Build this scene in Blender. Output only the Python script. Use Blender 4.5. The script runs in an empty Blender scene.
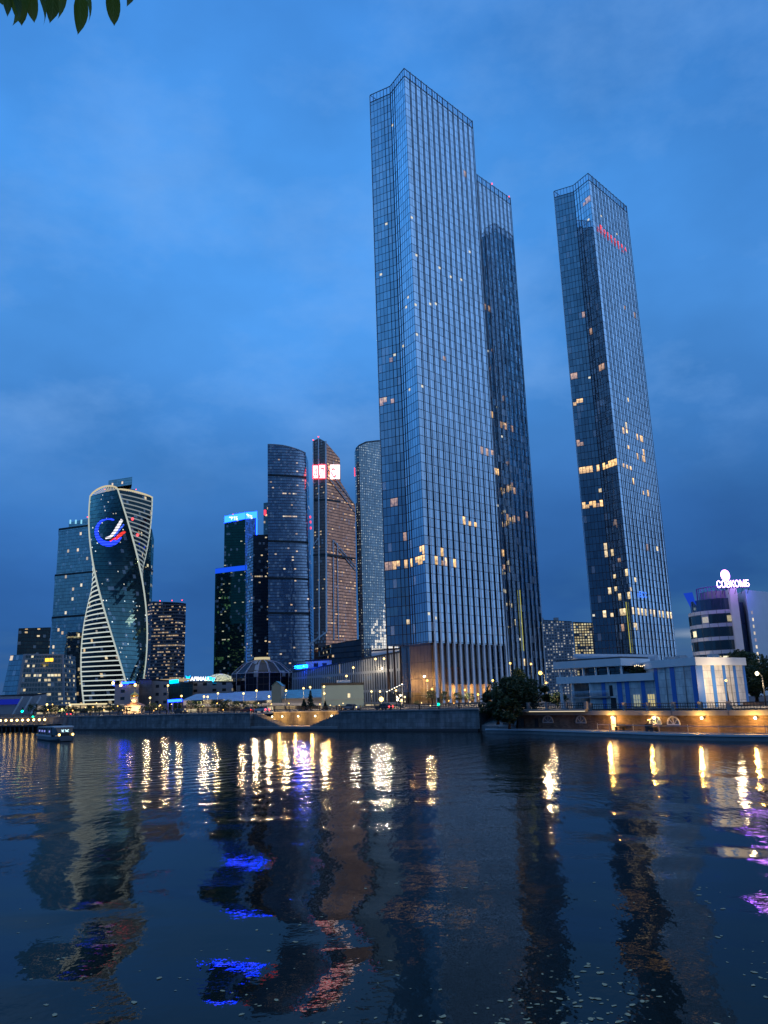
import bpy, bmesh, math, random
from mathutils import Vector, Matrix, Euler, noise
random.seed(7)
S = bpy.context.scene
COL = S.collection
PI = math.pi
R = math.radians

# ------------------------------------------------------------------ camera
F, PITCH, ROLL, EYE = 800.0, R(13.1), R(1.8), 6.0
MR = Matrix.Rotation(PI/2 + PITCH, 3, 'X') @ Matrix.Rotation(-ROLL, 3, 'Z')
cam_d = bpy.data.cameras.new('camera')
cam = bpy.data.objects.new('camera', cam_d)
COL.objects.link(cam)
cam.matrix_world = Matrix.Translation((0, 0, EYE)) @ MR.to_4x4()
cam_d.sensor_fit = 'VERTICAL'
cam_d.sensor_height = 24.0
cam_d.lens = F/1024*24.0
cam_d.clip_start = 0.1
cam_d.clip_end = 30000
S.camera = cam

def ray(px, py):
    return MR @ Vector(((px-384)/F, -(py-512)/F, -1))
def atH(px, py, h):
    d = ray(px, py); t = (h-EYE)/d.z
    return Vector((d.x*t, d.y*t, h))
def atD(px, py, D):
    d = ray(px, py); t = D/d.y
    return Vector((d.x*t, D, EYE + d.z*t))
def az(px, py, D):
    """plan position under a pixel, D metres away"""
    p = atD(px, py, D); return Vector((p.x, p.y))

# ------------------------------------------------------------------ object helpers
def tag(o, label=None, cat=None, group=None, kind=None):
    if label: o['label'] = label
    if cat: o['category'] = cat
    if group: o['group'] = group
    if kind: o['kind'] = kind
    return o
def thing(name, label, cat, loc=(0, 0, 0), rz=0, group=None):
    o = bpy.data.objects.new(name, None)
    COL.objects.link(o)
    o.empty_display_size = 0.5
    o.location = loc; o.rotation_euler = (0, 0, rz)
    return tag(o, label, cat, group)

class MB:
    def __init__(s):
        s.v = []; s.f = []; s.uv = []; s.m = []; s.sm = []
    def face(s, pts, uv=None, m=0, smooth=False):
        n = len(s.v)
        s.v += [tuple(p) for p in pts]
        s.f.append(list(range(n, n+len(pts))))
        s.uv.append(uv if uv else [(p[0], p[1]) for p in pts])
        s.m.append(m); s.sm.append(smooth)
        return s
    def box(s, c, d, rz=0, m=0, top=True, bottom=True):
        cx, cy, cz = c; hx, hy, hz = d[0]/2, d[1]/2, d[2]/2
        ca, sa = math.cos(rz), math.sin(rz)
        def P(x, y, z): return (cx+x*ca-y*sa, cy+x*sa+y*ca, cz+z)
        p = [P(-hx,-hy,-hz),P(hx,-hy,-hz),P(hx,hy,-hz),P(-hx,hy,-hz),P(-hx,-hy,hz),P(hx,-hy,hz),P(hx,hy,hz),P(-hx,hy,hz)]
        u = 0
        for a, b, L in ((0,1,d[0]),(1,2,d[1]),(2,3,d[0]),(3,0,d[1])):
            s.face([p[a],p[b],p[b+4],p[a+4]], [(u,p[a][2]),(u+L,p[a][2]),(u+L,p[a+4][2]),(u,p[a+4][2])], m); u += L
        if top: s.face([p[4],p[5],p[6],p[7]], None, m)
        if bottom: s.face([p[3],p[2],p[1],p[0]], None, m)
        return s
    def bar(s, a, b, w, h, up=(0,0,1), m=0):
        """rectangular bar from a to b, w sideways, h along up"""
        a, b = Vector(a), Vector(b); d = (b-a).normalized(); up = Vector(up)
        sd = d.cross(up)
        if sd.length < 1e-6: sd = d.cross(Vector((0,1,0)))
        sd.normalize(); up = sd.cross(d).normalized()
        o = [sd*w/2+up*h/2, -sd*w/2+up*h/2, -sd*w/2-up*h/2, sd*w/2-up*h/2]
        A = [a+q for q in o]; B = [b+q for q in o]; L = (b-a).length
        for i in range(4):
            j = (i+1) % 4
            s.face([A[j],A[i],B[i],B[j]], [(0,0),(w,0),(w,L),(0,L)], m)
        s.face(A, None, m); s.face(B[::-1], None, m)
        return s
    def tube(s, pts, r, n=8, m=0, cap=True):
        pts = [Vector(p) for p in pts]
        rs = r if isinstance(r, (list, tuple)) else [r]*len(pts)
        rings = []
        for i, p in enumerate(pts):
            d = (pts[min(i+1,len(pts)-1)]-pts[max(i-1,0)]).normalized()
            x = d.cross(Vector((0,0,1)))
            if x.length < 1e-4: x = d.cross(Vector((1,0,0)))
            x.normalize(); y = d.cross(x)
            rings.append([p+(x*math.cos(2*PI*k/n)+y*math.sin(2*PI*k/n))*rs[i] for k in range(n)])
        for a, b in zip(rings, rings[1:]):
            for k in range(n):
                j = (k+1) % n
                s.face([a[j],a[k],b[k],b[j]], None, m, True)
        if cap:
            s.face(rings[0], None, m); s.face(rings[-1][::-1], None, m)
        return s
    def ball(s, c, r, n=10, k=6, sq=1.0, m=0):
        c = Vector(c)
        P = lambda i, j: c+Vector((math.cos(2*PI*i/n)*math.sin(PI*j/k)*r, math.sin(2*PI*i/n)*math.sin(PI*j/k)*r, -math.cos(PI*j/k)*r*sq))
        for j in range(k):
            for i in range(n):
                q = [P(i,j),P(i+1,j),P(i+1,j+1),P(i,j+1)]
                if j == 0: q = [q[0],q[2],q[3]]
                elif j == k-1: q = [q[0],q[1],q[2]]
                s.face(q, None, m, True)
        return s
    def wall(s, a, b, z0, z1, u0=0, m=0):
        """vertical quad from plan point a to b, uv in metres"""
        L = (Vector(b[:2])-Vector(a[:2])).length
        za, zb = (z1 if isinstance(z1,(tuple,list)) else (z1,z1))
        s.face([(a[0],a[1],z0),(b[0],b[1],z0),(b[0],b[1],zb),(a[0],a[1],za)], [(u0,z0),(u0+L,z0),(u0+L,zb),(u0,za)], m)
        return u0+L
    def prism(s, poly, z0, z1, m=0, top=True, bottom=False, mtop=None):
        u = 0; n = len(poly)
        for i in range(n):
            u = s.wall(poly[i], poly[(i+1) % n], z0, z1, u, m)
        if top: s.face([(p[0],p[1],z1) for p in poly], None, m if mtop is None else mtop)
        if bottom: s.face([(p[0],p[1],z0) for p in poly][::-1], None, m if mtop is None else mtop)
        return s
    def loft(s, base, top, z0, z1, m=0, cap=True, mtop=None):
        u = 0; n = len(base)
        for i in range(n):
            j = (i+1) % n
            L = (Vector(base[i][:2])-Vector(base[j][:2])).length
            H = z1-z0
            s.face([(*base[i][:2],z0),(*base[j][:2],z0),(*top[j][:2],z1),(*top[i][:2],z1)], [(u,z0),(u+L,z0),(u+L,z1),(u,z1)], m); u += L
        if cap: s.face([(*p[:2],z1) for p in top], None, m if mtop is None else mtop)
        return s
    def build(s, name, mats, parent=None, loc=None, label=None):
        """links the collected shape as ONE mesh object; points are world points, loc = world origin of the object"""
        me = bpy.data.meshes.new(name)
        if parent is not None and loc is None:
            org = Vector((0,0,0)); q = parent
            while q is not None: org = org+Vector(q.location); q = q.parent
        else: org = Vector(loc if loc is not None else (0,0,0))
        me.from_pydata([(x-org.x,y-org.y,z-org.z) for x,y,z in s.v], [], s.f)
        ul = me.uv_layers.new(name='UVMap')
        fl = [c for uv in s.uv for p in uv for c in (p[0],p[1])]
        ul.data.foreach_set('uv', fl)
        for mt in (mats if isinstance(mats,(list,tuple)) else [mats]): me.materials.append(mt)
        me.polygons.foreach_set('material_index', s.m)
        me.polygons.foreach_set('use_smooth', s.sm)
        if any(s.sm):
            bm = bmesh.new(); bm.from_mesh(me); bmesh.ops.remove_doubles(bm, verts=bm.verts, dist=0.0005); bm.to_mesh(me); bm.free()
        me.update()
        o = bpy.data.objects.new(name, me)
        COL.objects.link(o)
        if parent is not None:
            o.parent = parent
        elif loc is not None: o.location = loc
        if label: o['label'] = label
        return o
def copy_tree(o, parent=None, done=None):
    c = o.copy(); COL.objects.link(c)
    if parent is not None: c.parent = parent
    for ch in list(o.children): copy_tree(ch, c)
    return c

# ------------------------------------------------------------------ material helpers
class NT:
    def __init__(s, name):
        s.mat = bpy.data.materials.new(name); s.mat.use_nodes = True
        s.t = s.mat.node_tree; s.t.nodes.clear()
    def n(s, typ, ins=None, **kw):
        nd = s.t.nodes.new(typ)
        for k, v in kw.items(): setattr(nd, k, v)
        for k, v in (ins or {}).items():
            i = nd.inputs[k]
            if isinstance(v, bpy.types.NodeSocket): s.t.links.new(v, i)
            else: i.default_value = v
        return nd
    def math(s, op, a, b=0.0, c=0.0):
        return s.n('ShaderNodeMath', {0:a,1:b,2:c}, operation=op).outputs[0]
    def vm(s, op, a, b=(0,0,0)):
        nd = s.n('ShaderNodeVectorMath', {0:a,1:b}, operation=op)
        return nd.outputs['Value'] if op in ('DOT_PRODUCT','LENGTH') else nd.outputs[0]
    def mix(s, f, a, b, blend='MIX'):
        nd = s.n('ShaderNodeMix', data_type='RGBA', blend_type=blend, clamp_factor=True)
        for i, v in ((0,f),(6,a),(7,b)):
            if isinstance(v, bpy.types.NodeSocket): s.t.links.new(v, nd.inputs[i])
            else: nd.inputs[i].default_value = v
        return nd.outputs[2]
    def ramp(s, f, stops, interp='LINEAR'):
        nd = s.n('ShaderNodeValToRGB', {0:f}); cr = nd.color_ramp; cr.interpolation = interp
        while len(cr.elements) < len(stops): cr.elements.new(0.5)
        for e, (p, c) in zip(cr.elements, stops):
            e.position = p; e.color = c if len(c) == 4 else (*c, 1)
        return nd.outputs[0]
    def noise(s, vec, scale, detail=3, rough=0.55):
        nd = s.n('ShaderNodeTexNoise', {'Scale':scale,'Detail':detail,'Roughness':rough})
        if vec is not None: s.t.links.new(vec, nd.inputs['Vector'])
        return nd.outputs[0]
    def out(s, sh, vol=None):
        o = s.n('ShaderNodeOutputMaterial'); s.t.links.new(sh, o.inputs['Surface']); return s.mat
def c4(c): return (c[0],c[1],c[2],1)
def no_sample(m):
    m.cycles.emission_sampling = 'NONE'; return m

def m_plain(name, col, rough=0.6, metal=0.0, var=0.25, scale=1.5, bump=0.0):
    """paint, stone, metal with weathering in its own colour"""
    t = NT(name)
    co = t.n('ShaderNodeTexCoord').outputs['Object']
    nz = t.noise(co, scale, 5)
    fac = t.math('MULTIPLY_ADD', nz, 2*var, 1-var)
    c = t.mix(1.0, c4(col), t.n('ShaderNodeCombineColor', {0:fac,1:fac,2:fac}).outputs[0], 'MULTIPLY')
    b = t.n('ShaderNodeBsdfPrincipled', {'Base Color':c,'Roughness':rough,'Metallic':metal})
    if bump:
        bn = t.n('ShaderNodeBump', {'Height':t.noise(co, scale*6, 4),'Strength':1.0,'Distance':bump}); t.t.links.new(bn.outputs[0], b.inputs['Normal'])
    return t.out(b.outputs[0])
def m_emit(name, col, st, sample=True):
    st = st/8.0                                # the picture is exposed three stops up
    t = NT(name)
    e = t.n('ShaderNodeEmission', {'Color':c4(col),'Strength':st})
    m = t.out(e.outputs[0])
    return m if sample else no_sample(m)
def m_lit(name, col, st):
    """a lit room behind glass: bright ceiling strips, darker furniture and partitions"""
    t = NT(name)
    uv = t.n('ShaderNodeUVMap', uv_map='UVMap').outputs[0]
    oi = t.n('ShaderNodeObjectInfo').outputs['Random']
    nz = t.noise(t.vm('ADD', uv, t.n('ShaderNodeCombineXYZ', {0:t.math('MULTIPLY', oi, 90.0),1:oi,2:0.0}).outputs[0]), 0.75, 3, 0.6)
    fv = t.math('FRACT', t.math('DIVIDE', t.n('ShaderNodeSeparateXYZ', {0:uv}).outputs[1], FH))
    k = t.math('MULTIPLY', t.ramp(nz, [(0.30,(0.25,)*3),(0.62,(1.35,)*3)]), t.math('MULTIPLY_ADD', fv, 0.7, 0.55))
    k = t.math('MULTIPLY', k, t.math('MULTIPLY_ADD', oi, 0.6, 0.7))
    e = t.n('ShaderNodeEmission', {'Color':c4(col),'Strength':t.math('MULTIPLY', k, st/8.0)})
    g = t.n('ShaderNodeBsdfGlossy', {'Color':(0.25,0.28,0.3,1),'Roughness':0.03})
    return no_sample(t.out(t.n('ShaderNodeAddShader', {0:e.outputs[0],1:g.outputs[0]}).outputs[0]))
FH, PW = 3.9, 1.95
def m_stone(name, col, bw=1.4, bh=0.7, mortar=0.02, var=0.35, rough=0.8, mort=None, stain=0.0):
    t = NT(name)
    uv = t.n('ShaderNodeUVMap', uv_map='UVMap').outputs[0]
    br = t.n('ShaderNodeTexBrick', {'Vector':uv,'Color1':c4([c*(1-var) for c in col]),'Color2':c4([min(1,c*(1+var)) for c in col]),
             'Mortar':c4(mort or [c*0.45 for c in col]),'Scale':1.0,'Mortar Size':mortar,'Brick Width':bw,'Row Height':bh})
    co = t.n('ShaderNodeTexCoord').outputs['Object']
    nz = t.ramp(t.noise(co, 0.35, 6, 0.65), [(0.3,(0.50,0.50,0.53)),(0.7,(1.15,1.15,1.13))])
    c = t.mix(1.0, br.outputs[0], nz, 'MULTIPLY')
    run = t.ramp(t.noise(t.vm('MULTIPLY', uv, (0.9,0.10,1)), 1.0, 5, 0.6), [(0.36,(0.55,0.53,0.50)),(0.58,(1,1,1))])   # water stains running down
    c = t.mix(stain, c, t.mix(1.0, c, run, 'MULTIPLY'))
    bn = t.n('ShaderNodeBump', {'Height':br.outputs[1],'Strength':0.5,'Distance':0.02,}, invert=True)
    b = t.n('ShaderNodeBsdfPrincipled', {'Base Color':c,'Roughness':rough,'Normal':bn.outputs[0]})
    return t.out(b.outputs[0])

def m_facade(name, pw=1.8, fh=4.0, tint=(0.45,0.55,0.66), refl=0.6, lu=0.10, lv=0.12, line=(0.03,0.035,0.045), line_refl=0.0,
             lit=0.02, rowlit=0.0, colA=(1.0,0.62,0.25), colB=(1.0,0.88,0.6), lst=1.2, tilt=0.012, blinds=0.06, body=(0.02,0.03,0.04),
             spot=(1.0,1.0), band=None, bandcol=(0.25,0.25,0.27), lump=0.12, seed=0.0, pv=0.3):
    """curtain wall: mirror panes that sit at slightly different angles, mullions, blinds, a few lit rooms.
    uv in metres. spot = share of the pane the light fills. band = (lo, hi) part of a storey that is a solid spandrel"""
    t = NT(name)
    uv = t.n('ShaderNodeUVMap', uv_map='UVMap').outputs[0]
    sp = t.n('ShaderNodeSeparateXYZ', {0:uv})
    U = t.math('DIVIDE', sp.outputs[0], pw); V = t.math('DIVIDE', sp.outputs[1], fh)
    fu, fv = t.math('FRACT', U), t.math('FRACT', V)
    iu, iv = t.math('FLOOR', U), t.math('FLOOR', V)
    cell = t.n('ShaderNodeCombineXYZ', {0:iu,1:iv,2:seed}).outputs[0]
    wn = t.n('ShaderNodeTexWhiteNoise', {'Vector':cell}, noise_dimensions='3D')
    wn2 = t.n('ShaderNodeTexWhiteNoise', {'Vector':t.vm('ADD', cell, (17.3,5.1,3.7))}, noise_dimensions='3D')
    rnd, rnd2 = wn.outputs[0], wn2.outputs[0]
    isl = t.math('MAXIMUM', t.math('LESS_THAN', fu, lu/pw), t.math('LESS_THAN', fv, lv/fh))
    # pane normal
    off = t.vm('MULTIPLY', t.vm('SUBTRACT', wn.outputs[1], (0.5,0.5,0.5)), (tilt*2,)*3)
    nrm = t.vm('NORMALIZE', t.vm('ADD', t.n('ShaderNodeNewGeometry').outputs['Normal'], off))
    fc = t.n('ShaderNodeLayerWeight', {'Blend':0.5}).outputs['Facing']      # coated glass mirrors more at a slant
    k = t.math('MULTIPLY', t.math('MULTIPLY_ADD', rnd2, pv, 1-pv*0.6), t.math('MINIMUM', t.math('MULTIPLY_ADD', fc, 1.10, 0.35), 1.15))
    gc = t.mix(1.0, c4([c*refl for c in tint]), t.n('ShaderNodeCombineColor', {0:k,1:k,2:k}).outputs[0], 'MULTIPLY')
    gl = t.n('ShaderNodeBsdfGlossy', {'Color':gc,'Roughness':0.03,'Normal':nrm})
    bl = t.math('LESS_THAN', rnd2, blinds)
    dc = t.mix(bl, c4(body), (0.30,0.31,0.33,1))
    df = t.n('ShaderNodeBsdfDiffuse', {'Color':dc})
    pane = t.n('ShaderNodeAddShader', {0:gl.outputs[0],1:df.outputs[0]}).outputs[0]
    ln = t.n('ShaderNodeBsdfPrincipled', {'Base Color':c4(line),'Roughness':0.4,'Metallic':0.3})
    if band:
        inb = t.math('MULTIPLY', t.math('GREATER_THAN', fv, band[0]), t.math('LESS_THAN', fv, band[1]))
        bs = t.n('ShaderNodeBsdfPrincipled', {'Base Color':c4(bandcol),'Roughness':0.35,'Metallic':0.2})
        pane = t.n('ShaderNodeMixShader', {0:inb,1:pane,2:bs.outputs[0]}).outputs[0]
    sh = t.n('ShaderNodeMixShader', {0:isl,1:pane,2:ln.outputs[0]}).outputs[0]
    if lit > 0 or rowlit > 0:
        cl = t.noise(t.vm('MULTIPLY', cell, (0.23,0.31,1)), 1.0, 2)
        th = t.math('MULTIPLY', t.ramp(cl, [(0.5-lump,(0.15,)*3),(0.5+lump,(2.2,)*3)]), lit)
        on = t.math('LESS_THAN', rnd, th)
        if rowlit > 0:
            rc = t.n('ShaderNodeCombineXYZ', {0:t.math('FLOOR', t.math('DIVIDE', iu, 7.0)),1:iv,2:seed+9.0}).outputs[0]
            rw = t.n('ShaderNodeTexWhiteNoise', {'Vector':rc}, noise_dimensions='3D').outputs[0]
            on2 = t.math('MULTIPLY', t.math('LESS_THAN', rw, rowlit), t.math('LESS_THAN', rnd, 0.7))
            on = t.math('MAXIMUM', on, on2)
        if spot != (1.0,1.0):
            su = t.math('LESS_THAN', t.math('ABSOLUTE', t.math('SUBTRACT', fu, 0.55)), spot[0]/2)
            sv = t.math('LESS_THAN', t.math('ABSOLUTE', t.math('SUBTRACT', fv, 0.62)), spot[1]/2)
            on = t.math('MULTIPLY', on, t.math('MULTIPLY', su, sv))
        on = t.math('MULTIPLY', on, t.math('SUBTRACT', 1.0, isl))
        # a lit room: ceiling lights brighter at the head of the window, furniture unevenness
        inn = t.math('MULTIPLY_ADD', t.noise(uv, 1.7, 3), 1.0, 0.35)
        stg = t.math('MULTIPLY', t.math('MULTIPLY', on, t.math('MULTIPLY_ADD', rnd2, 0.9, 0.35)), t.math('MULTIPLY', inn, lst))
        em = t.n('ShaderNodeEmission', {'Color':t.mix(wn2.outputs[1], c4(colA), c4(colB)),'Strength':t.math('DIVIDE', stg, 8.0)})
        # colour mix by one channel
        sh = t.n('ShaderNodeAddShader', {0:sh,1:em.outputs[0]}).outputs[0]
    return no_sample(t.out(sh))

# common materials
M = {}
M['concrete'] = m_plain('concrete', (0.20,0.21,0.22), 0.8, bump=0.01)
M['dark'] = m_plain('dark_metal', (0.025,0.027,0.03), 0.45, 0.4)
M['dkroof'] = m_plain('roof_felt', (0.05,0.05,0.055), 0.9)
M['alu'] = m_plain('aluminium', (0.55,0.57,0.60), 0.4, 0.5, var=0.1, scale=0.3)
M['white'] = m_plain('white_paint', (0.68,0.69,0.70), 0.5, var=0.12, scale=0.4)
M['grey'] = m_plain('grey_paint', (0.30,0.31,0.33), 0.6, var=0.15)
M['beige'] = m_plain('beige_cladding', (0.42,0.37,0.32), 0.7, var=0.15)
M['bulb_w'] = m_emit('lamp_white', (1.0,0.62,0.20), 4.5, True)
M['bulb_y'] = m_emit('lamp_warm', (1.0,0.52,0.09), 7, True)
M['bulb_g'] = m_emit('lamp_green', (0.0,1.0,0.45), 16, True)
M['red_light'] = m_emit('red_beacon', (1.0,0.04,0.05), 5)
M['neon_blue'] = m_emit('neon_blue', (0.003,0.025,1.0), 26.0)
M['neon_cyan'] = m_emit('neon_cyan', (0.0,0.40,1.0), 3.5)
M['sign_white'] = m_emit('sign_white', (0.9,0.93,1.0), 2.0)
M['sign_red'] = m_emit('sign_red', (1.0,0.03,0.06), 3.0)
M['lit_warm'] = m_emit('lit_room_warm', (1.0,0.55,0.20), 1.0)
M['lit_pale'] = m_emit('lit_room_pale', (1.0,0.86,0.58), 0.9)
# ------------------------------------------------------------------ render settings, sky, sun
S.render.engine = 'CYCLES'
S.view_settings.view_transform = 'Standard'
S.view_settings.look = 'None'
S.view_settings.exposure = 3.0   # dusk, a long hand-held exposure
S.view_settings.gamma = 1.0
S.cycles.use_denoising = True
S.cycles.max_bounces = 8
S.cycles.glossy_bounces = 5
S.cycles.caustics_reflective = False
S.cycles.caustics_refractive = False
S.cycles.sample_clamp_indirect = 6.0
SUN_EL, SUN_ROT = R(1.0), R(100)          # the sun is going down far to the right, under the cloud
W = bpy.data.worlds.new('World'); S.world = W; W.use_nodes = True
class WT(NT):
    def __init__(s): s.t = W.node_tree
W.node_tree.nodes.clear()
w = WT()
sky = w.n('ShaderNodeTexSky', sky_type='NISHITA', sun_disc=False, sun_elevation=SUN_EL, sun_rotation=SUN_ROT,
          altitude=150, air_density=1.0, dust_density=0.3, ozone_density=4.5)
gen = w.n('ShaderNodeTexCoord').outputs['Generated']
sx = w.n('ShaderNodeSeparateXYZ', {0:gen})
zc = w.math('MAXIMUM', sx.outputs[2], 0.0)
den = w.math('ADD', zc, 0.22)            # the cloud layer lies on a plane overhead
cu = w.n('ShaderNodeCombineXYZ', {0:w.math('DIVIDE', sx.outputs[0], den),1:w.math('DIVIDE', sx.outputs[1], den),2:0.0}).outputs[0]
big = w.noise(w.vm('ADD', cu, (5.4,1.2,0)), 0.8, 3, 0.5)
sml = w.noise(w.vm('ADD', cu, (1.3,7.2,0)), 2.1, 6, 0.58)
wsp = w.noise(w.vm('MULTIPLY', w.vm('ADD', gen, (8.3,2.2,0)), (1.0,1.0,1.9)), 3.4, 7, 0.60)
mixn = w.math('ADD', w.math('MULTIPLY', big, 0.65), w.math('MULTIPLY', sml, 0.35))
# low stratus: deep near the horizon, thinning upward
cov = w.math('ADD', w.ramp(zc, [(0.0,(1.0,)*3),(0.12,(1.0,)*3),(0.30,(0.90,)*3),(0.50,(0.72,)*3),(0.73,(0.65,)*3),(0.90,(1.0,)*3)]),
             w.math('MULTIPLY', w.math('SUBTRACT', mixn, 0.5), 0.9))
cov = w.math('MINIMUM', w.math('MAXIMUM', cov, 0.0), 1.0)
ccol = w.ramp(zc, [(0.0,(0.034,0.128,0.34)),(0.06,(0.028,0.116,0.345)),(0.13,(0.026,0.112,0.345)),(0.22,(0.040,0.165,0.48)),(0.32,(0.066,0.255,0.67)),(0.42,(0.088,0.345,0.86)),(0.56,(0.092,0.395,1.0)),(0.73,(0.080,0.355,0.96)),(0.88,(0.40,0.56,0.90)),(1.0,(0.62,0.72,0.95))])  # pale grey overhead, out of view, added to light the walls neutrally
lump = w.noise(w.vm('ADD', w.vm('MULTIPLY', gen, (1.0,1.0,1.7)), (2.3,0.4,5.1)), 2.4, 5, 0.55)
cvar = w.ramp(w.math('ADD', w.math('MULTIPLY', lump, 0.7), w.math('MULTIPLY', mixn, 0.3)), [(0.34,(0.78,)*3),(0.66,(1.22,)*3)])
cvar = w.mix(1.0, cvar, w.ramp(sx.outputs[0], [(0.05,(1,1,1)),(0.40,(0.80,0.80,0.82)),(0.60,(1,1,1))]), 'MULTIPLY')
ccol = w.mix(1.0, ccol, cvar, 'MULTIPLY')
wm = w.math('MULTIPLY', w.ramp(wsp, [(0.48,(0,0,0)),(0.76,(1,1,1))]), w.ramp(zc, [(0.22,(0,0,0)),(0.34,(0.62,)*3),(0.6,(0.5,)*3)]))
clear = w.mix(1.0, sky.outputs[0], (1.0,1.15,1.15,1), 'MULTIPLY')
col = w.mix(cov, clear, ccol)
col = w.mix(wm, col, (0.22,0.46,0.90,1))
# the side where the sun went down: paler, greyer cloud
side = w.ramp(w.math('ADD', sx.outputs[0], w.math('MULTIPLY', sx.outputs[1], -0.25)), [(0.30,(0,0,0)),(0.85,(1,1,1))])
col = w.mix(w.math('MULTIPLY', side, 0.8), col, w.mix(1.0, (0.25,0.49,0.97,1), cvar, 'MULTIPLY'))
# behind the photographer the cloud is thick and dark
rear = w.ramp(w.math('ADD', w.math('MULTIPLY', sx.outputs[0], -0.14), w.math('MULTIPLY', sx.outputs[1], -0.99)), [(0.60,(1,1,1)),(0.82,(0.58,)*3)])
col = w.mix(1.0, col, rear, 'MULTIPLY')
# a gap under the cloud far away to the right, still lit
gp = w.math('MULTIPLY', w.math('SUBTRACT', 1.0, w.math('MULTIPLY', w.math('ABSOLUTE', w.math('SUBTRACT', sx.outputs[2], 0.062)), 130.0)),
            w.ramp(w.noise(w.vm('MULTIPLY', gen, (3,3,30)), 2.2, 4), [(0.46,(0,0,0)),(0.58,(1,1,1))]))
gp = w.math('MULTIPLY', w.math('MINIMUM', w.math('MAXIMUM', gp, 0.0), 1.0), w.ramp(sx.outputs[0], [(0.30,(0,0,0)),(0.36,(1,1,1))]))
col = w.mix(w.math('MULTIPLY', gp, 0.7), col, (0.34,0.42,0.55,1))
bg = w.n('ShaderNodeBackground', {'Color':col,'Strength':0.12})
wo = w.n('ShaderNodeOutputWorld'); W.node_tree.links.new(bg.outputs[0], wo.inputs[0])
sun_d = bpy.data.lights.new('sun', 'SUN'); sun_d.energy = 0.01; sun_d.angle = R(12); sun_d.color = (1.0,0.86,0.72)
sun = bpy.data.objects.new('sun', sun_d); COL.objects.link(sun)
sun.rotation_euler = (PI/2 - SUN_EL, 0, R(80))   # from just above the horizon on the right

# ------------------------------------------------------------------ ground, water
GZ = 3.4                                    # level of the embankments
bank_px = [(-700,735.5),(-300,733),(-60,731.5),(60,730.3),(200,730.0),(340,731.0),(480,731.2)]
BANK = [atH(x,y,0).to_2d() for x,y in bank_px]
QUAY = [atH(x,y,0).to_2d() for x,y in [(486,733.2),(530,734.0),(560,735.2),(610,737.0),(660,739.2),(720,740.8),(768,741.5),(900,747)]]

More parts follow.
